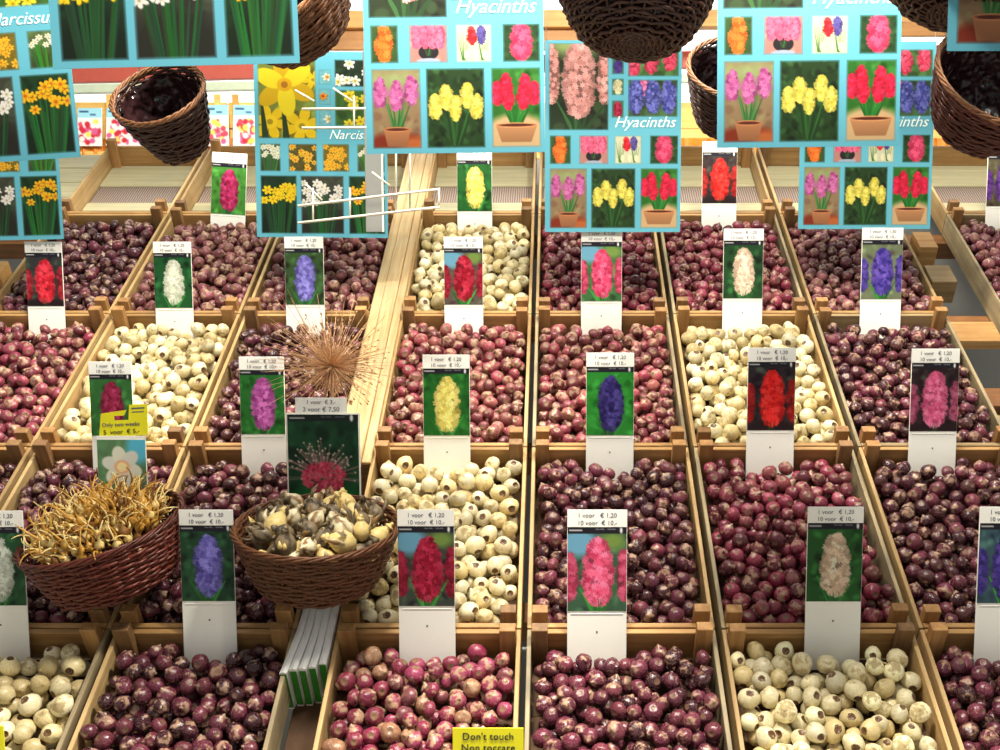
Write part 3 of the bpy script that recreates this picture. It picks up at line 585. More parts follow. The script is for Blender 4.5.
# ------------------------------------------------------------------ bulbs
def bulb_variant(white, seed):
    """unit bulb: greatest radius 1, axis z, root plate down, nose up"""
    r = np.random.default_rng(seed)
    prof = [(0.0, -.70), (.22, -.74), (.38, -.80), (.47, -.76), (.62, -.68), (.86, -.42), (1.0, -.05), (.98, .22), (.82, .52), (.58, .74), (.36, .88), (.22, .99), (.13, 1.12), (.06, 1.2)]
    if white: prof = [(0.0, -.70), (.2, -.73), (.36, -.84), (.44, -.80), (.60, -.70), (.84, -.44), (1.0, -.05), (.99, .24), (.84, .54), (.6, .76), (.36, .9), (.2, .98), (.11, 1.06), (.05, 1.12)]
    n = 14; vs, bh = [], []
    lob = r.uniform(0, 6.28, 3); bend = r.uniform(-.25, .25, 2); squ = r.uniform(.86, 1.12); ov = r.uniform(.9, 1.06)
    for i, (rad, z) in enumerate(prof):
        t = i / (len(prof) - 1)
        if i == 0: vs.append((0, 0, z)); bh.append(0); continue
        for k in range(n):
            a = 2 * math.pi * k / n
            rr = rad * (1 + .035 * math.sin(2 * a + lob[0]) + .03 * math.sin(3 * a + lob[1] + z) + .02 * math.sin(5 * a + lob[2]))
            if i > 9: rr *= 1 + r.uniform(-.25, .35)
            if i in (2, 3): rr *= 1 + r.uniform(-.1, .1)
            k2 = max(0, z - .5) ** 1.5
            vs.append((rr * math.cos(a) * ov + bend[0] * k2, rr * math.sin(a) / ov + bend[1] * k2, z * squ + (r.uniform(-.05, .05) if i > 10 else 0))); bh.append(t)
    vs.append((bend[0] * .6, bend[1] * .6, 1.1 * squ)); bh.append(1)
    fs3, fs4 = [], []
    for k in range(n): fs3.append((0, 1 + (k + 1) % n, 1 + k))
    R = len(prof) - 1
    for i in range(R - 1):
        for k in range(n):
            a, b = 1 + i * n + k, 1 + i * n + (k + 1) % n; fs4.append((a, b, b + n, a + n))
    tip = len(vs) - 1
    for k in range(n): fs3.append((1 + (R - 1) * n + k, 1 + (R - 1) * n + (k + 1) % n, tip))
    return np.array(vs), np.array(fs3), np.array(fs4), np.array(bh)
VAR = {w: [bulb_variant(w, 100 + i + 50 * w) for i in range(8)] for w in (False, True)}
def bulk_mesh(name, mat, items):
    """items: (variant arrays, 3x3 matrix, location, colour, seed)"""
    Vs, T3, T4, BH, BC, CO = [], [], [], [], [], []; off = 0
    for (v, f3, f4, bh), mx, loc, c, sd in items:
        Vs.append(v @ mx.T + loc); T3.append(f3 + off); T4.append(f4 + off); BH.append(bh); BC.append(v + (sd * 3.1, sd * 1.7, sd * 2.3)); CO.append(np.tile(c, (len(v), 1))); off += len(v)
    V = np.vstack(Vs); F3 = np.vstack(T3); F4 = np.vstack(T4)
    me = bpy.data.meshes.new(name); me.vertices.add(len(V)); me.vertices.foreach_set('co', V.ravel())
    loops = np.concatenate([F3.ravel(), F4.ravel()]).astype(np.int32); me.loops.add(len(loops)); me.loops.foreach_set('vertex_index', loops)
    st = np.concatenate([np.arange(len(F3)) * 3, len(F3) * 3 + np.arange(len(F4)) * 4]).astype(np.int32)
    me.polygons.add(len(st)); me.polygons.foreach_set('loop_start', st); me.polygons.foreach_set('use_smooth', np.ones(len(st), bool))
    me.materials.append(mat); me.update(calc_edges=True)
    a = me.attributes.new('bh', 'FLOAT', 'POINT'); a.data.foreach_set('value', np.concatenate(BH))
    a = me.attributes.new('bc', 'FLOAT_VECTOR', 'POINT'); a.data.foreach_set('vector', np.vstack(BC).ravel())
    a = me.attributes.new('skin', 'FLOAT_COLOR', 'POINT'); C4 = np.ones((len(V), 4)); C4[:, :3] = np.vstack(CO); a.data.foreach_set('color', C4.ravel())
    return me
def smooth01(x): x = np.clip(x, 0, 1); return x * x * (3 - 2 * x)
def fill_crate(colk, row):
    x0, x1 = COLS[colk]; t0, t1 = ROWS[row]; x0 += .0098; x1 -= .0098; t0 += .0128; t1 -= .0128
    white = WHERE[(colk, row)][0] == 'white'
    seed = ord(colk) * 10 + row; r = np.random.default_rng(seed)
    cards = [(cx, ct) for cx, ct in CARDS if x0 < cx < x1 and t0 < ct < t1]
    def top(x, t):
        back = smooth01((t1 - t) / 0.07); side = smooth01(np.minimum(x - x0, x1 - x) / 0.05)
        return -0.034 + 0.034 * back + 0.007 * side
    C = np.zeros((0, 4)); base_r = 0.0202 if white else 0.0180
    fails = 0
    while fails < 30 and len(C) < 700:
        rad = base_r * r.uniform(.86, 1.12)
        xs = r.uniform(x0 + rad, x1 - rad, 90); ts = r.uniform(t0 + rad, t1 - rad, 90)
        zf = np.maximum(top(xs, ts) - 0.070, -0.077) + rad
        if len(C):
            d2 = (xs[:, None] - C[None, :, 0]) ** 2 + (ts[:, None] - C[None, :, 1]) ** 2; sr = (C[None, :, 3] + rad) * 0.93
            hh = C[None, :, 2] + np.sqrt(np.maximum(sr ** 2 - d2, 0)); hh = np.where(d2 < sr ** 2, hh, -1); zf = np.maximum(zf, hh.max(1))
        bad = np.zeros(90, bool)
        for sx in (x0 + .017, x1 - .017):
            for st in (t0 + .011, t1 - .011): bad |= (np.abs(xs - sx) < .0165 + rad * .93) & (np.abs(ts - st) < .011 + rad * .93)
        for cx, ct in cards:
            # the card leans uphill relative to the crate: keep bulbs in front of it
            bad |= (np.abs(xs - cx) < .062 + rad * .6) & (ts > ct - rad - .003)
        ex = zf + rad - top(xs, ts) + bad * 10
        k = int(np.argmin(ex * 1.0 + (zf - 0) * 0.0))
        if ex[k] > 0.013: fails += 1; continue
        C = np.vstack([C, [xs[k], ts[k], zf[k], rad]])
    return C, white, r
DARKS = {'D': 1}
kinds = {'dark': [], 'rosy': [], 'white': []}
for (c_, r_), (kind, fam, ph) in WHERE.items():
    C, white, r = fill_crate(c_, r_)
    # is a bulb seen, i.e. not behind nearer neighbours
    W = np.array([S(*q[:3]) for q in C]); eye = np.array([0, 0, HC]); D = W - eye; dist = np.linalg.norm(D, axis=1); dr = D / dist[:, None]
    pal = SK[fam]
    for i in range(len(C)):
        al = W[:] - eye; pj = al @ dr[i]; off = np.linalg.norm(al - pj[:, None] * dr[i], axis=1)
        hid = ((pj < dist[i] - .008) & (off < C[:, 3] * 0.75)).any(); cover = ((pj < dist[i] - .004) & (off < C[:, 3] + C[i, 3] * .35)).sum()
        px, py, z = proj(W[i]); ok = (-8 < px < 1008) and (py < 756)
        if hid and cover >= 3: 
            if z > 0 and C[i, 2] < -0.06: continue
        # axis: mostly lying at random, some root plate up, some nose up
        m_ = r.uniform() * (1 if not white else 1) + (.12 if white else 0)
        ax = np.array(en) * (r.uniform(.5, 1) if m_ < .55 else (-r.uniform(.3, 1) if m_ < .85 else 0)) + r.normal(0, .45, 3) + np.array([0, -.35, 0]) * (1 if m_ < .55 else -1)
        q = Vector(ax).normalized().to_track_quat('Z', 'Y') @ Quaternion((0, 0, 1), r.uniform(0, 6.28))
        base = np.array(pal[r.integers(len(pal))]) * r.uniform(.85, 1.12)
        cc = np.array(lin(np.clip(base, 0, 255) / 255.0))
        kinds[kind].append(dict(W=W[i], q=q, rad=C[i, 3], c=cc, z=z, seen=(ok and not hid), tray=(c_, r_), ph=ph, v=int(r.integers(8)), sd=r.uniform(0, 30), ok=ok))
MATN = {'dark': M['bulb_dark'], 'rosy': M['bulb_rosy'], 'white': M['bulb_white']}
for kind, L in kinds.items():
    L.sort(key=lambda b: (not b['seen'], b['z'])); single = L[:300]; rest = L[300:]
    protos = {}
    for b in single:
        key = (b['tray'], b['v']); 
        if key not in protos: protos[key] = bulk_mesh(kind + '_bulb', MATN[kind], [(VAR[kind == 'white'][b['v']], np.eye(3), np.zeros(3), b['c'], b['sd'])])
        o = bpy.data.objects.new(KW[kind].replace(' ', '_') + '_bulb', protos[key]); col.objects.link(o)
        o.location = b['W']; o.rotation_mode = 'QUATERNION'; o.rotation_quaternion = b['q']; o.scale = (b['rad'],) * 3
        o['label'] = '%s hyacinth bulb heaped in the crate %s' % (KW[kind], b['ph']); o['category'] = 'flower bulb'; o['group'] = '%s bulbs in the crate %s' % (KW[kind], b['ph'])
    items = [(VAR[kind == 'white'][b['v']], np.array(b['q'].to_matrix()) * b['rad'], b['W'], b['c'], b['sd']) for b in rest]
    me = bulk_mesh(kind + '_bulb_heap', MATN[kind], items)
    t = thing(KW[kind].replace(' ', '_') + '_bulbs', 'heaps of %s hyacinth bulbs filling the crates farther up the display' % KW[kind], 'flower bulbs', me=me); t['kind'] = 'stuff'
print('BULBS', {k: (len(v), sum(b['seen'] for b in v)) for k, v in kinds.items()})

# ------------------------------------------------------------------ gap between the left and centre crates: plank, channel, paper bags
def slope_box(name, label, cat, x0, x1, t0, t1, h0, h1, mat, bev=.0015):
    m = MB(); m.box((x0 - (x0 + x1) / 2, t0 - (t0 + t1) / 2, 0), (x1 - (x0 + x1) / 2, t1 - (t0 + t1) / 2, h1 - h0), 0, bev)
    return thing(name, label, cat, S((x0 + x1) / 2, (t0 + t1) / 2, h0), SROT, me=m.mesh(name, mat))
m = MB(); L_ = 5.16 - 3.36
m.box((-.046, -L_ / 2, 0), (-.018, L_ / 2, .012), 0, .002); m.box((-.0175, -L_ / 2, 0), (.022, L_ / 2, .0145), 0, .002); m.box((.0225, -L_ / 2 + .01, 0), (.046, L_ / 2, .010), 0, .002)
thing('long_plank', 'long weathered plank running up the display between left and centre crates', 'plank', S(-.499, (5.16 + 3.36) / 2, 0.0005), SROT, me=m.mesh('long_plank', M['plank']))
slope_box('channel_board', 'dark brown board at the bottom of the channel holding the paper bags', 'board', -.541, -.456, 2.2, 3.3, -.122, -.112, M['soil'])
for i in range(5):
    t0 = 2.742 + .004 * random.uniform(-1, 1) + i * .006; x = -.535 + i * .0152
    t = thing('paper_bag', ['leftmost', 'second from left', 'middle', 'second from right', 'rightmost'][i] + ' of the white paper bags with green ends wedged in the channel', 'paper bag', S(x, t0, -.111), SROT, 'paper bags in the channel')
    w = .0150; Lb = .23; m = MB(); g = MB()
    # a folded bag lying on edge: it droops and fans at the open end
    N = 12; ring = []
    for k in range(N + 1):
        y = Lb * k / N; sh = -.010 * (1 - k / N) ** 3 * (5 - i) / 3; top = .117 + .003 * math.sin(k * .5 + i)
        ring.append([(sh, y, 0), (sh + w * .92, y, 0), (sh + w * .95, y, top - .002), (sh + w * .5, y, top + .0015), (sh, y, top - .002)])
    vs = [p for rg in ring for p in rg]; fs = [(k * 5 + j, k * 5 + (j + 1) % 5, (k + 1) * 5 + (j + 1) % 5, (k + 1) * 5 + j) for k in range(N) for j in range(5)]
    fs += [(4, 3, 2, 1, 0), tuple(N * 5 + j for j in range(5))]; m.add(vs, fs); link('paper_body', m.mesh('paper_body', M['bag']), t)
    s0 = ring[0][0][0]; g.box((s0 + .0006, -.0012, .006), (s0 + w * .92, .0002, .112), 0, .0003); link('green_end_print', g.mesh('green_end_print', M['bag_green']), t)

# ------------------------------------------------------------------ wicker baskets
def basket(name, label, rim_c, axis, R, Rb, H, wick, rimmat, N=26, rows=None, wr=.0032, liner=False, cords=None, oval=1.0, dip=0.0, round_base=0.0, group=None):
    ax = Vector(axis).normalized(); q = ax.to_track_quat('Z', 'Y'); base = Vector(rim_c) - ax * H
    t = thing(name, label, 'basket', base, (0, 0, 0), group); t.rotation_mode = 'QUATERNION'; t.rotation_quaternion = q
    def rad(h): s = h / H; return Rb + (R - Rb) * (s ** .75 if round_base == 0 else (1 - (1 - s) ** 2) ** .6)
    rows = rows or max(8, int(H / (wr * 1.6))); m = MB(); P = N * 4
    for i in range(rows):
        h = H * (i + .5) / rows; r0 = rad(h); ph = (i % 2) * math.pi
        pts = []
        for k in range(P):
            a = 2 * math.pi * k / P; rr = r0 + wr * .95 * math.cos(N / 2 * a + ph) ; rr += .0012 * math.sin(3 * a + i * 1.7)
            zz = h + .0018 * math.sin(5 * a + i * 2.3) + dip * math.cos(a) * h / H
            pts.append((rr * math.cos(a), rr * math.sin(a) * oval, zz))
        m.tube(pts, wr * random.uniform(.85, 1.1), 5, True)
    link('woven_wall', m.mesh('woven_wall', wick, True), t)
    m = MB()
    for k in range(N):
        a = 2 * math.pi * k / N; pts = []
        for j in range(9): h = H * 1.01 * j / 8; pts.append((rad(min(h, H)) * math.cos(a), rad(min(h, H)) * math.sin(a) * oval, h + dip * math.cos(a) * h / H))
        m.tube(pts, wr * .75, 5)
    link('stakes', m.mesh('stakes', wick, True), t)
    m = MB()
    for s_ in range(4):
        pts = []
        for k in range(120):
            a = 2 * math.pi * k / 120; tw = 9 * a + s_ * math.pi / 2
            rr = R + wr * 1.1 * math.cos(tw) + wr * .5 + .001 * math.sin(4 * a + s_); pts.append((rr * math.cos(a), rr * math.sin(a) * oval, H + wr * .8 + wr * 1.1 * math.sin(tw) + dip * math.cos(a)))
        m.tube(pts, wr * .8, 5, True)
    link('rim', m.mesh('rim', rimmat, True), t)
    m = MB()
    for i in range(max(4, int(Rb / (wr * 1.8)))):
        r0 = Rb * (i + .6) / max(4, int(Rb / (wr * 1.8))); pts = [(r0 * math.cos(2 * math.pi * k / 48), r0 * oval * math.sin(2 * math.pi * k / 48), (wr * .8 * math.cos(12 * 2 * math.pi * k / 48 + i * math.pi))) for k in range(48)]
        m.tube(pts, wr, 5, True)
    for k in range(6): a = math.pi * k / 6; m.tube([(Rb * math.cos(a), Rb * oval * math.sin(a), 0), (-Rb * math.cos(a), -Rb * oval * math.sin(a), 0)], wr * .8, 5)
    link('base', m.mesh('base', wick, True), t)
    if liner:
        m = MB(); n = 40; rg = 10; vs = []
        for i in range(rg + 1):
            h = .008 + (H * .93 - .008) * i / rg
            for k in range(n):
                a = 2 * math.pi * k / n; rr = (rad(h) - wr * 2.4) * (1 + .035 * math.sin(9 * a + i * .9) + random.uniform(-.07, .03)); vs.append((rr * math.cos(a), rr * math.sin(a) * oval, h + dip * math.cos(a) * h / H))
        fs = [(i * n + k, i * n + (k + 1) % n, (i + 1) * n + (k + 1) % n, (i + 1) * n + k) for i in range(rg) for k in range(n)]; vs.append((0, 0, .012)); c0 = len(vs) - 1
        fs += [(c0, (k + 1) % n, k) for k in range(n)]; m.add(vs, fs); link('plastic_liner', m.mesh('plastic_liner', M['liner'], True), t)
    if cords:
        m = MB(); inv = q.inverted(); hk = Vector((rim_c[0], rim_c[1], RAIL_Z))
        up_ = sorted((k * .1 for k in range(63)), key=lambda a: -(q @ Vector((math.cos(a), math.sin(a), 0))).z)[0]
        for a in (up_ - .75, up_, up_ + .75):
            p = Vector((R * math.cos(a), R * oval * math.sin(a), H + dip * math.cos(a))); m.tube([p, inv @ (hk - base)], .0013, 5)
        link('hanging_cords', m.mesh('hanging_cords', M['cord'], True), t)
    return t
def cam_dir(x, y, toward):               # a direction given as right, up, towards the customer
    U = Vector((0, math.sin(PITCH), math.cos(PITCH))); Fw = Vector((0, math.cos(PITCH), -math.sin(PITCH)))
    return Vector((x, 0, 0)) + U * y - Fw * toward
basket('cone_basket', 'dark wicker basket tipped forward, hanging below the dark daffodil poster at left', at(158, 95, 1.95), cam_dir(-.12, .62, .80), .081, .042, .122, M['wick_dark'], M['rim_tan'], 22, liner=True, cords=(0.3, 2.4, 4.5), wr=.0027)
basket('round_basket', 'large dark wicker basket cut by the top edge, right of the dark daffodil poster', at(266, -22, 1.95), cam_dir(-.42, .50, .85), .150, .075, .14, M['wick_tan'], M['rim_tan'], 30, liner=True, cords=(0.3, 2.4, 4.5))
basket('round_basket', 'large dark wicker basket seen from below, hanging in front of the central poster', at(638, -48, 1.85), cam_dir(.05, .97, -.12), .138, .055, .165, M['wick_dark'], M['rim_tan'], 30, liner=True, cords=(0.3, 2.4, 4.5), round_base=1)
basket('cone_basket', 'dark wicker basket half hidden behind the nearer right-hand hyacinth poster', at(740, 68, 2.55), cam_dir(.1, .66, .78), .118, .065, .16, M['wick_dark'], M['rim_tan'], 24, liner=True, cords=(0.3, 2.4, 4.5), dip=.01)
basket('round_basket', 'dark wicker basket cut by the top edge, left of the clay pot poster', at(972, -72, 1.80), cam_dir(.15, .95, -.1), .150, .055, .15, M['wick_dark'], M['rim_tan'], 28, liner=True, cords=(0.3, 2.4, 4.5), round_base=1)
basket('cone_basket', 'dark wicker basket with shiny plastic lining at the right edge', at(1003, 78, 2.1), cam_dir(.16, .56, .86), .130, .072, .135, M['wick_red'], M['rim_tan'], 24, liner=True, cords=(0.3, 2.4, 4.5))
ZB = 2.27
axL = Vector((-.20, -.20, .95)).normalized(); axR = Vector((.03, -.16, .985)).normalized()
cL, cR = at(101, 529, ZB), at(317, 527, ZB)
basket('oval_basket', 'red-brown wicker basket full of golden dried bulbs, lower left', cL, axL, .163, .120, .118, M['wick_red'], M['wick_red'], 34, wr=.0036)
basket('oval_basket', 'tan wicker basket full of garlic-like bulbs, right of the golden one', cR, axR, .165, .116, .122, M['wick_tan'], M['wick_tan'], 34, wr=.0036)

# contents of the two baskets
def necked_bulb(seed, body, neck, curl, rn=.16, sides=8):
    r = random.Random(seed); m = MB()
    prof = [(-1, .12), (-.85, .5), (-.45, .9), (0, 1), (.4, .82), (.75, .5), (1.0, .28)]
    pts = [(0, 0, z * body) for z, _ in prof]; rad = [max(.1, q) * body * .82 for _, q in prof]
    d = Vector((0, 0, 1)); p = Vector(pts[-1]); ca = r.uniform(0, 6.28); ax = Vector((math.cos(ca), math.sin(ca), 0))
    for k in range(7):
        d = Quaternion(ax, curl * r.uniform(.5, 1.4)) @ d; p = p + d * neck / 7; pts.append(tuple(p)); rad.append(body * rn * (1.25 - .13 * k) * r.uniform(.8, 1.25))
    m.tube(pts, rad, sides)
    # loose papery shred
    for s_ in range(2):
        a = r.uniform(0, 6.28); q0 = Vector((math.cos(a), math.sin(a), 0)) * body * .7; e = q0 * 1.6 + Vector((0, 0, body * r.uniform(.5, 1.4)))
        m.tube([q0, (q0 + e) / 2 + q0 * .3, e], [body * .16, body * .2, body * .05], 4, mi=1)
    return m
def heap(prefix, label, group, c, ax, R, n, r_b, dome, maker, mats, seed, jit=.5):
    rnd = random.Random(seed); q = ax.to_track_quat('Z', 'Y'); protos = []
    for k in range(9):
        mm = maker(seed + k); protos.append(mm.mesh(prefix, [mats[k % len(mats)], mats[(k + 1) % len(mats)]], True))
    pl = []
    tries = 0
    while len(pl) < n and tries < 30000:
        tries += 1; a = rnd.uniform(0, 6.283); rr = math.sqrt(rnd.uniform(0, 1)) * (R - r_b); h = dome * (1 - (rr / R) ** 2) + rnd.choice((0, 0, -1.3)) * r_b + .003
        p = Vector((rr * math.cos(a), rr * math.sin(a), h))
        if any((p - o_).length < r_b * 1.45 for o_ in pl): continue
        pl.append(p)
    for i, p in enumerate(pl):
        o = bpy.data.objects.new(prefix, protos[rnd.randrange(9)]); col.objects.link(o)
        o.location = c + q @ p; d = Vector((p.x / R * .9 + rnd.gauss(0, jit), p.y / R * .9 + rnd.gauss(0, jit), 1)).normalized()
        o.rotation_mode = 'QUATERNION'; o.rotation_quaternion = q @ d.to_track_quat('Z', 'Y') @ Quaternion((0, 0, 1), rnd.uniform(0, 6.28)); s_ = rnd.uniform(.85, 1.2); o.scale = (s_, s_, s_)
        o['label'] = label; o['category'] = 'flower bulb'; o['group'] = group
heap('dried_bulb', 'golden dried bulb with a long curled neck, piled in the red-brown basket', 'golden dried bulbs in the red-brown basket', cL, axL, .142, 240, .0115, .060,
     lambda s_: necked_bulb(s_, .0115, .042, .2, .13), [M['gold'], M['gold2'], M['gold'], M['gold3'], M['gold2']], 500, .38)
heap('allium_bulb', 'garlic-like cream and grey bulb heaped in the tan basket', 'garlic-like bulbs in the tan basket', cR, axR, .150, 60, .0255, .026,
     lambda s_: necked_bulb(s_, .0250, .012, .12, .26, 12), [M['garlic'], M['garlic2'], M['garlic2'], M['gold2'], M['garlic']], 800, 1.1)

# ------------------------------------------------------------------ allium card, narcissus card with yellow notice, seed head
def allium_canvas():
    cv = CV(80, 104, (18, 60, 34), 77); cv.foliage((16, 58, 34), 20, 90); cv.ell(40, 104, 50, 20, (30, 140, 60), 14, .9); cv.band((20, 30, 30))
    cv.seg(40, 104, 40, 76, 2.2, 2.2, (120, 160, 70)); r = cv.r
    for _ in range(90):
        a = r.uniform(math.pi * .95, math.pi * 2.05); R = r.uniform(20, 46); cv.seg(40, 70, 40 + R * math.cos(a), 70 + R * math.sin(a) * .95, .5, .4, (150, 110, 110), .8); cv.ell(40 + R * math.cos(a), 70 + R * math.sin(a) * .95, .9, .9, (210, 190, 170))
    for _ in range(260):
        a = r.uniform(0, 6.28); R = 22 * math.sqrt(r.uniform(0, 1)); k = r.uniform(-.5, 1); cv.star(40 + R * math.cos(a) * 1.1, 70 + R * .75 * math.sin(a), 2.2, (180 + 40 * k, 50 + 50 * k, 80 + 40 * k), 6, a, .3)
    return cv
def card_at(name, label, cat, px0, px1, y0, y1, z, cv, back=M['plastic'], rough_foot=None, part='flower_picture'):
    a, b = at(px0, y1, z), at(px1, y1, z); c = (a + b) / 2; H = .1
    lo, hi = 0.02, 0.6
    for _ in range(40):
        mid = (lo + hi) / 2
        if proj(c + Vector((0, 0, mid)))[1] > y0: lo = mid
        else: hi = mid
    t = thing(name, label, cat, c); w = (b - a).x
    return t, w, lo
t, w, H = card_at('allium_card', 'large card picturing a spidery pink allium, standing behind the tan basket', 'price card', 289, 362, 413, 540, 2.47, None)
ph = at(0, 413, 2.47).z - at(0, 507, 2.47).z
m = MB(); m.box((-w / 2, 0, 0), (w / 2, .0022, H), 0, .0004); link('card_back', m.mesh('card_back', M['plastic']), t)
link('flower_picture', sheet_mesh('flower_picture', w * .96, ph, allium_canvas()), t, (0, -.0014, H - ph - .003))
pw = w * .70; m = MB(); m.box((-pw / 2 - .004, .003, H - .02), (pw / 2 - .004, .0042, H + .034), 0, .0003); link('price_strip', m.mesh('price_strip', M['strip']), t)
link('price_lettering', text_mesh('1 voor  € 3,-', .0125, M['ink']), t, (-.004, .0026, H + .020), FACE); link('price_lettering', text_mesh('3 voor € 7,50', .0145, M['ink']), t, (-.004, .0026, H + .003), FACE)
def narc_canvas():
    cv = CV(60, 70, (90, 130, 90), 78); cv.foliage((90, 130, 90), 24, 40); cv.ell(52, 10, 16, 20, (90, 190, 220), 8, .9)
    for k in range(6): a = k * math.pi / 3 + .3; cv.ell(30 + 13 * math.cos(a), 34 + 14 * math.sin(a), 12, 8.5, (226 - 8 * (k % 2), 228 - 8 * (k % 2), 208), 1.5, 1, a)
    cv.ell(30, 34, 9, 8, (246, 214, 150), 2); cv.ell(30, 34, 9.5, 8.5, (238, 150, 120), 2, .5); cv.ell(30, 34, 6.5, 6, (248, 232, 170), 2); return cv
t, w, H = card_at('narcissus_card', 'card picturing a pale narcissus, standing in the back of the golden bulbs', 'price card', 100, 149, 436, 520, 2.44, None)
m = MB(); m.box((-w / 2, 0, 0), (w / 2, .002, H), 0, .0004); link('card_back', m.mesh('card_back', M['plastic']), t)
link('flower_picture', sheet_mesh('flower_picture', w * .98, .125, narc_canvas()), t, (0, -.0014, H - .133), (0, .0, 0))
nt_ = thing('yellow_notice', 'yellow offer notice with a cut-out slot, above the pale narcissus card', 'sign', at(122, 437, 2.425), (0, -.05, 0))
u = 2.425 / F_PX; P = [(-23, 0), (26, 1), (28, 32), (10, 32), (8, 17), (-6, 17), (-6, 21.5), (4, 21.5), (7, 27), (-19, 24.5)]
m = MB(); n = len(P); m.add([(x * u, 0, y * u) for x, y in P] + [(x * u, .0012, y * u) for x, y in P], [tuple(range(n)), tuple(reversed(range(n, 2 * n)))] + [(i, i + n, (i + 1) % n + n, (i + 1) % n) for i in range(n)])
link('notice_sheet', m.mesh('notice_sheet', M['yellow']), nt_)
link('notice_lettering', text_mesh('Only two weeks', .0125, M['ink']), nt_, (0, -.0006, 11 * u), FACE); link('notice_lettering', text_mesh('5  voor  € 5,-', .0145, M['ink2']), nt_, (0, -.0006, 3.2 * u), FACE)
m = MB(); m.box((12 * u, -.0005, 27.5 * u), (25 * u, 0, 29 * u)); m.box((12 * u, -.0005, 24 * u), (24 * u, 0, 25 * u)); link('fine_print', m.mesh('fine_print', M['ink']), nt_)
m = MB(); m.box((-.02, .0013, -.02), (-.012, .0028, .02)); link('clip', m.mesh('clip', M['plastic']), nt_)

sc_ = at(332, 366, 2.52)
t = thing('dried_seed_head', 'big dried starburst allium seed head standing behind the allium card', 'dried flower', at(334, 500, 2.52))
m = MB(); m.tube([(0, 0, 0), (.002, 0, .15), tuple(sc_ - t.location)], [.003, .0028, .0026], 7); link('stem', m.mesh('stem', M['straw'], True), t)
m = MB(); rr = random.Random(5); cc = sc_ - t.location
for k in range(420):
    d = Vector((rr.gauss(0, 1), rr.gauss(0, 1), rr.gauss(0, 1))).normalized(); Lk = rr.choice((.085, .095, .11, .12, .16, .19)) * rr.uniform(.8, 1.12)
    if d.z < -.5: Lk *= .6
    e = cc + d * Lk; mid = cc + d * Lk * .55 + Vector((rr.gauss(0, 1), rr.gauss(0, 1), rr.gauss(0, 1))) * .004
    m.tube([cc + d * .004, mid, e], [.0009, .0006, .0005], 4)
    if Lk < .14: m.tube([e - d * .004, e, e + d * .004], [.0006, .0022, .0005], 5)
o = link('seed_stalks', m.mesh('seed_stalks', M['straw']), t); o['kind'] = 'stuff'

# yellow warning signs
def warn(label, px, py_top, z, lines):
    c = at(px, py_top, z); W_ = 71 / F_PX * z; Hs = .085; foot = Vector((c.x, c.y, c.z - Hs))
    t = thing('warning_sign', label, 'sign', foot); m = MB(); m.box((-W_ / 2, 0, 0), (W_ / 2, .0018, Hs), 0, .0004); link('sign_sheet', m.mesh('sign_sheet', M['yellow']), t)
    for i, ln in enumerate(lines): link('sign_lettering', text_mesh(ln, .0185, M['ink2']), t, (0, -.0006, Hs - .0215 - .0205 * i), FACE)
warn('yellow sign reading do not touch in two languages, bottom centre', 488, 728, 1.93, ["Don't touch", 'Non toccare'])
warn('yellow sign of which only a sliver shows in the bottom left corner', -32, 726, 1.93, ["Don't touch", 'Non toccare'])

# ------------------------------------------------------------------ wire rack and grey panel beside the daffodil poster
ZR = 2.85
t = thing('wire_rack', 'cream wire rack in front of the yellow daffodil poster', 'rack', at(340, 150, ZR)); B0 = t.location
def w3(px, py, dz=0): return tuple(at(px, py, ZR + dz) - B0)
m = MB()
for (a, b) in (((302, 109), (420, 108)), ((302, 128), (420, 127)), ((298, 206), (440, 189)), ((298, 223), (440, 207))): m.tube([w3(*a), w3(*b)], .0034, 6)
link('rails', m.mesh('rails', M['wire'], True), t)
for (a, b) in (((354, 96), (354, 127)), ((313, 188), (313, 222)), ((350, 188), (350, 216)), ((439, 189), (439, 207)), ((410, 109), (410, 208)), ((396, 109), (396, 212)), ((306, 184), (322, 200)), ((333, 88), (352, 101)), ((295, 90), (314, 101)), ((372, 172), (390, 186))):
    m = MB(); m.tube([w3(*a), w3(*b)], .0027, 6); link('strut', m.mesh('strut', M['wire'], True), t)
m = MB()
for x in (396, 410):
    p = at(x, 109, ZR); m.tube([tuple(p - B0), (p.x - B0.x, p.y - B0.y, RAIL_Z - B0.z)], .0018, 6)
link('hangers', m.mesh('hangers', M['wire'], True), t)
a, b = at(366, 232, 3.1), at(384, 232, 3.1); t = thing('grey_panel', 'narrow grey panel with a white edge hanging right of the daffodil poster', 'panel', (a + b) / 2); w = (b - a).x; Hh = .52
m = MB(); m.box((-w / 2, 0, 0), (w / 2 - .005, .006, Hh), 0, .001); link('board', m.mesh('board', M['panel']), t)
m = MB(); m.box((w / 2 - .0049, -.001, 0), (w / 2, .007, Hh), 0, .0005); link('white_edge', m.mesh('white_edge', M['plastic']), t)
m = MB(); m.tube([(0, .003, Hh), (0, .003, RAIL_Z - t.location.z)], .0011, 5); link('hanging_cord', m.mesh('hanging_cord', M['cord']), t)

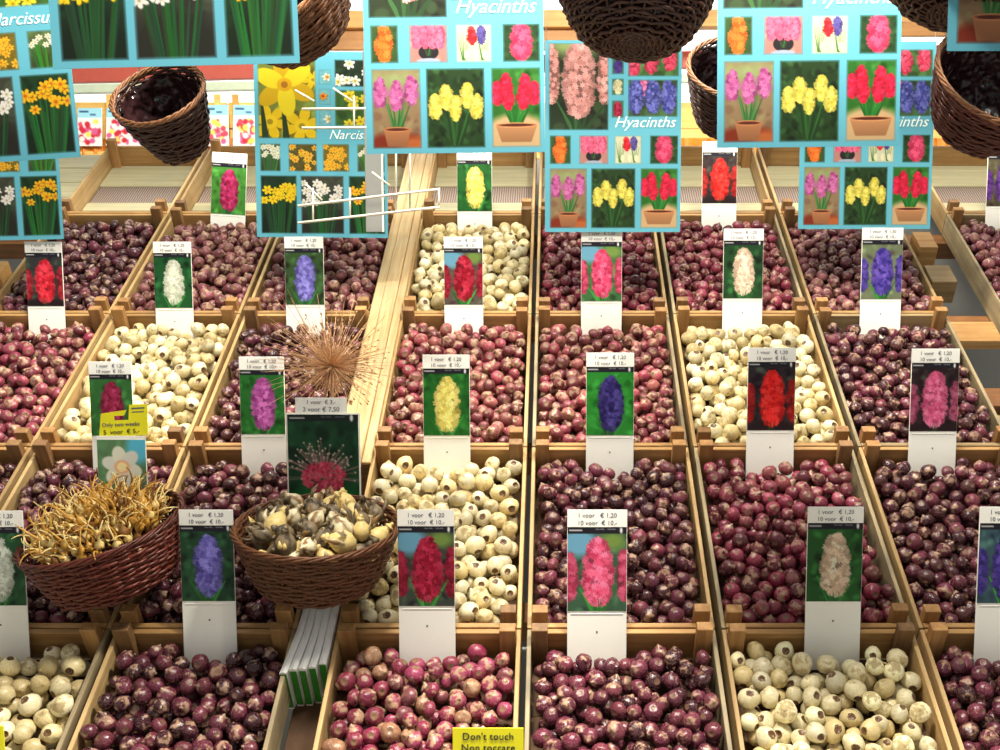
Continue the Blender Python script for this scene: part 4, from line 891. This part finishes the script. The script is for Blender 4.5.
# ------------------------------------------------------------------ rails above that everything hangs from
ys = sorted({round(o.location.y, 2) for o in col.objects if o.type == 'EMPTY' and 'poster' in o.name})
hung = [at(*p).y for p in ((545, 232, 3.18),)]
RAILS = []
for o in list(col.objects):
    if o.parent is None and o.type == 'EMPTY' and (o.name.split('.')[0] in ('hyacinth_poster', 'daffodil_poster', 'cone_basket', 'round_basket', 'wire_rack', 'grey_panel')):
        if 'basket' in o.name:
            H_ = None
        RAILS.append(o.location.y)
groups = []
for y in sorted(RAILS):
    if groups and y - groups[-1][0] < .16: groups[-1].append(y)
    else: groups.append([y])
for i, g in enumerate(groups):
    y = sum(g) / len(g); m = MB(); m.box((-2.2, -(max(g) - min(g)) / 2 - .03, 0), (2.0, (max(g) - min(g)) / 2 + .03, .03), 0, .002)
    o = struct('trim_%d' % (i + 1), m.mesh('hanging_rail', M['steel']), (0, y, RAIL_Z))

# ------------------------------------------------------------------ setting behind and below
m = MB(); m.box((-6, -3, -.05), (6, 9, 0)); struct('floor', m.mesh('floor', M['grey']))
m = MB(); m.box((-5, 0, 0), (5, .04, 4.6)); struct('wall_back', m.mesh('wall_back', M['tarp']), (0, 6.9, 0))
def bar(name, label, cat, p0, p1, y0, y1, depth, mat, dy=.05):
    """a horizontal beam seen from pixel column p0 to p1 between pixel rows y0 and y1 at its left end"""
    a, b = at(p0[0], y1, depth), at(p1[0], y1 + p1[1], depth); hh = at(0, y0, depth).z - at(0, y1, depth).z
    L_ = (b - a).length; m = MB(); m.box((0, 0, 0), (L_, dy, hh), 0, .003)
    return thing(name, label, cat, a, (0, -math.asin((b.z - a.z) / L_), 0), me=m.mesh(name, mat))
bar('red_beam', 'red painted beam behind the display', 'beam', (20,), (1040, -24), 67, 84, 5.6, M['red'])
bar('grey_green_beam', 'pale grey-green beam just below the red one', 'beam', (20,), (1040, -18), 85, 94, 5.5, M['sage'])
bar('pine_beam', 'orange pine beam along the top of the background', 'beam', (300,), (1060, -3), 11, 28, 5.2, M['beam'], .09)
bar('tan_board', 'tan board below the pine beam, left part behind the central basket', 'board', (300,), (678, 0), 29, 50, 5.25, M['beam2'], .03)
bar('tan_board', 'short tan board below the pine beam at the upper right', 'board', (880,), (960, 0), 21, 36, 5.15, M['beam2'], .03)
c0 = at(556, 152, 4.42); m = MB(); m.box((-2.4, 0, -.03), (2.6, .5, 0), 0, .003)
tb = thing('background_shelf', 'wooden shelf carrying the yellow crates behind the display', 'shelf', (0, c0.y - .03, 0))
link('shelf_board', m.mesh('shelf_board', M['yellow_wood']), tb, (0, 0, c0.z - .0005))
m = MB(); N_ = 160; vs = []
for k in range(N_ + 1):
    x = -2.4 + 5.0 * k / N_; yy = -.014 + .006 * math.sin(k * .8) ; vs += [(x, yy, .01), (x, yy * .4 - .001, c0.z - .032), (x, yy + .004, .01), (x, yy * .4 + .003, c0.z - .032)]
fs = []
for k in range(N_): o_ = k * 4; fs += [(o_, o_ + 4, o_ + 5, o_ + 1), (o_ + 2, o_ + 3, o_ + 7, o_ + 6)]
m.add(vs, fs); link('grey_skirt', m.mesh('grey_skirt', M['panel'], True), tb)
for x in (-2.3, .1, 2.5):
    for y in (.04, .46):
        m = MB(); m.box((x - .03, y - .03, 0), (x + .03, y + .03, c0.z - .032), 0, .003); link('leg', m.mesh('leg', M['yellow_wood']), tb)
# crates of the next stall with packets clipped on and an orange paper skirt
ZC = 4.42
for i in range(9):
    x0 = 16 + i * 107; a, b = at(x0, 152, ZC), at(x0 + 104, 152, ZC); hh = at(0, 103, ZC).z - a.z; w = (b - a).x
    t = thing('yellow_crate', 'yellow wooden crate front of the background row, number %s from the left' % ['one', 'two', 'three', 'four', 'five', 'six', 'seven', 'eight', 'nine'][i] if False else
              'yellow wood crate in the background row ' + ['behind the left daffodil posters', 'left of the tipped cone basket', 'behind the crimson-pink hyacinth card', 'behind the wire rack', 'behind the front centre hyacinth poster', 'behind the central hyacinth poster', 'beside the half hidden basket', 'behind the right-hand poster pair', 'behind the shiny lined basket'][i],
              'crate', ((a + b) / 2), (0, 0, 0))
    m = MB(); m.box((-w / 2, 0, 0), (w / 2, .012, hh * .45), 0, .001); m.box((-w / 2, 0, hh * .48), (w / 2, .012, hh), 0, .001); link('front_board', m.mesh('front_board', M['yellow_wood']), t)
    for s_ in (-1, 1):
        m = MB(); m.box((s_ * (w / 2 - .006) - .006, .0125, 0), (s_ * (w / 2 - .006) + .006, .40, hh), 0, .001); link('side_board', m.mesh('side_board', M['yellow_wood']), t)
        m = MB(); m.box((s_ * (w / 2 - .03) - .012, -.014, 0), (s_ * (w / 2 - .03) + .012, -.0005, hh + .03), 0, .001); link('corner_post', m.mesh('corner_post', M['yellow_wood']), t)
    m = MB(); m.box((-w / 2, .401, 0), (w / 2, .413, hh), 0, .001); m.box((-w / 2 + .013, .013, 0), (w / 2 - .013, .40, .01)); link('back_and_bottom', m.mesh('back_and_bottom', M['yellow_wood']), t)
    n = 28; zt, zb = at(0, 139, ZC).z - a.z, at(0, 156, ZC).z - a.z; vs = []
    for k in range(n + 1):
        x = -w / 2 + w * k / n; yy = -.024 + .006 * math.sin(k * 1.9); vs += [(x, yy, zt), (x, yy - .004, zb + .009 * math.sin(k * .9 + i) + random.uniform(-.004, .004)), (x, yy + .003, zt), (x, yy - .001, zb + .009 * math.sin(k * .9 + i))]
    fs = []
    for k in range(n): o_ = k * 4; fs += [(o_, o_ + 1, o_ + 5, o_ + 4), (o_ + 2, o_ + 6, o_ + 7, o_ + 3), (o_, o_ + 4, o_ + 6, o_ + 2), (o_ + 1, o_ + 3, o_ + 7, o_ + 5)]
    m = MB(); m.add(vs, fs); link('orange_paper_skirt', m.mesh('orange_paper_skirt', M['orange']), t)
def packet_canvas(sd):
    cv = CV(24, 38, (232, 226, 222), sd); cv.a[:10] = np.array((150, 206, 222)) / 255; r = cv.r; cv.seg(3, 4, 10, 4, 1, 1, (60, 90, 130)); cv.seg(13, 7, 17, 7, .8, .8, (60, 90, 130))
    for _ in range(34): cv.ell(r.uniform(3, 21), r.uniform(14, 34), 2.6, 2.6, [(206, 70, 90), (236, 210, 90), (200, 90, 140), (240, 226, 220), (190, 40, 60)][r.integers(5)])
    return cv
PKS = [(90, .0), (118, .03), (141, .0), (217, -.02), (245, .02), (64, 0), (540, 0), (684, 0)]
PLBL = ['just right of the left daffodil posters', 'left of the tipped cone basket', 'peeping from behind the cone basket', 'right of the cone basket', 'left of the yellow daffodil poster', 'behind the left daffodil posters', 'in the slit left of the central poster', 'beside the half hidden basket']
for i, (px, ro) in enumerate(PKS):
    if px in (64, 540, 684): continue
    c = at(px, 146, ZC - .05); ph = at(0, 105 if px > 150 else 108, ZC - .05).z - c.z
    t = thing('bulb_packet', 'blue-headed packet of red flowers ' + PLBL[i], 'packet', c, (-.08, ro, 0), 'packets on the background crates')
    link('printed_face', sheet_mesh('printed_face', 24 / F_PX * ZC, ph, packet_canvas(i), .006), t)

# support rack under the crates
rack = thing('support_rack', 'brown timber rack under the crates, seen through the gap at the right', 'rack', (0, 2.9, 0))
for tt in (2.35, 2.95, 3.5, 4.1, 4.6):
    m = MB(); m.box((-2.0, -.03, 0), (1.75, .03, .0625), 0, .002); p = S(0, tt + .03, -.150)
    link('cross_beam', m.mesh('cross_beam', M['brown']), rack, p - rack.location, SROT)
for x in (-1.95, -.5, 1.235):
    for tt in (2.38, 2.98, 3.53, 4.13, 4.63):
        p = S(x, tt, -.152); m = MB(); m.box((-.022, -.02, 0), (.022, .02, p.z - .008), 0, .002)
        link('post', m.mesh('post', M['brown']), rack, (p.x, p.y - 2.9, 0))
slope_box('pine_block', 'pale pine block in the gap at the right, uppermost', 'block', 1.185, 1.245, 4.46, 4.56, -.1, -.02, M['pine_x'])
slope_box('pine_block', 'brown pine block in the gap at the right, below the pale one', 'block', 1.18, 1.26, 4.28, 4.38, -.12, -.04, M['aged_x'])
slope_box('pine_board', 'pale pine board across the gap at the right', 'board', 1.16, 1.31, 3.98, 4.08, -.0865, -.055, M['pine_x'])
slope_box('timber_board', 'brown board low in the gap at the right', 'board', 1.16, 1.44, 3.68, 3.76, -.12, -.06, M['brown'])
slope_box('base_board', 'weathered grey board filling the lower gap at the right', 'board', 1.155, 1.60, 2.6, 3.66, -.0870, -.0755, M['aged_x'])
m = MB(); W_ = .45
for k in range(5): m.box((-W_ / 2, k * .115, 0), (W_ / 2, k * .115 + .108, .014), 0, .002)
thing('pale_boards', 'pale boards beside the empty crate at the far left', 'boards', S(-1.93, 4.63, -.06), SROT, me=m.mesh('pale_boards', M['slat']))
slope_box('timber_board', 'orange brown timber below the left daffodil posters', 'board', -2.2, -1.70, 4.22, 4.29, -.03, .03, M['beam'])
slope_box('timber_board', 'short brown timber end at the left edge', 'board', -1.84, -1.70, 4.05, 4.12, -.06, 0, M['brown'])
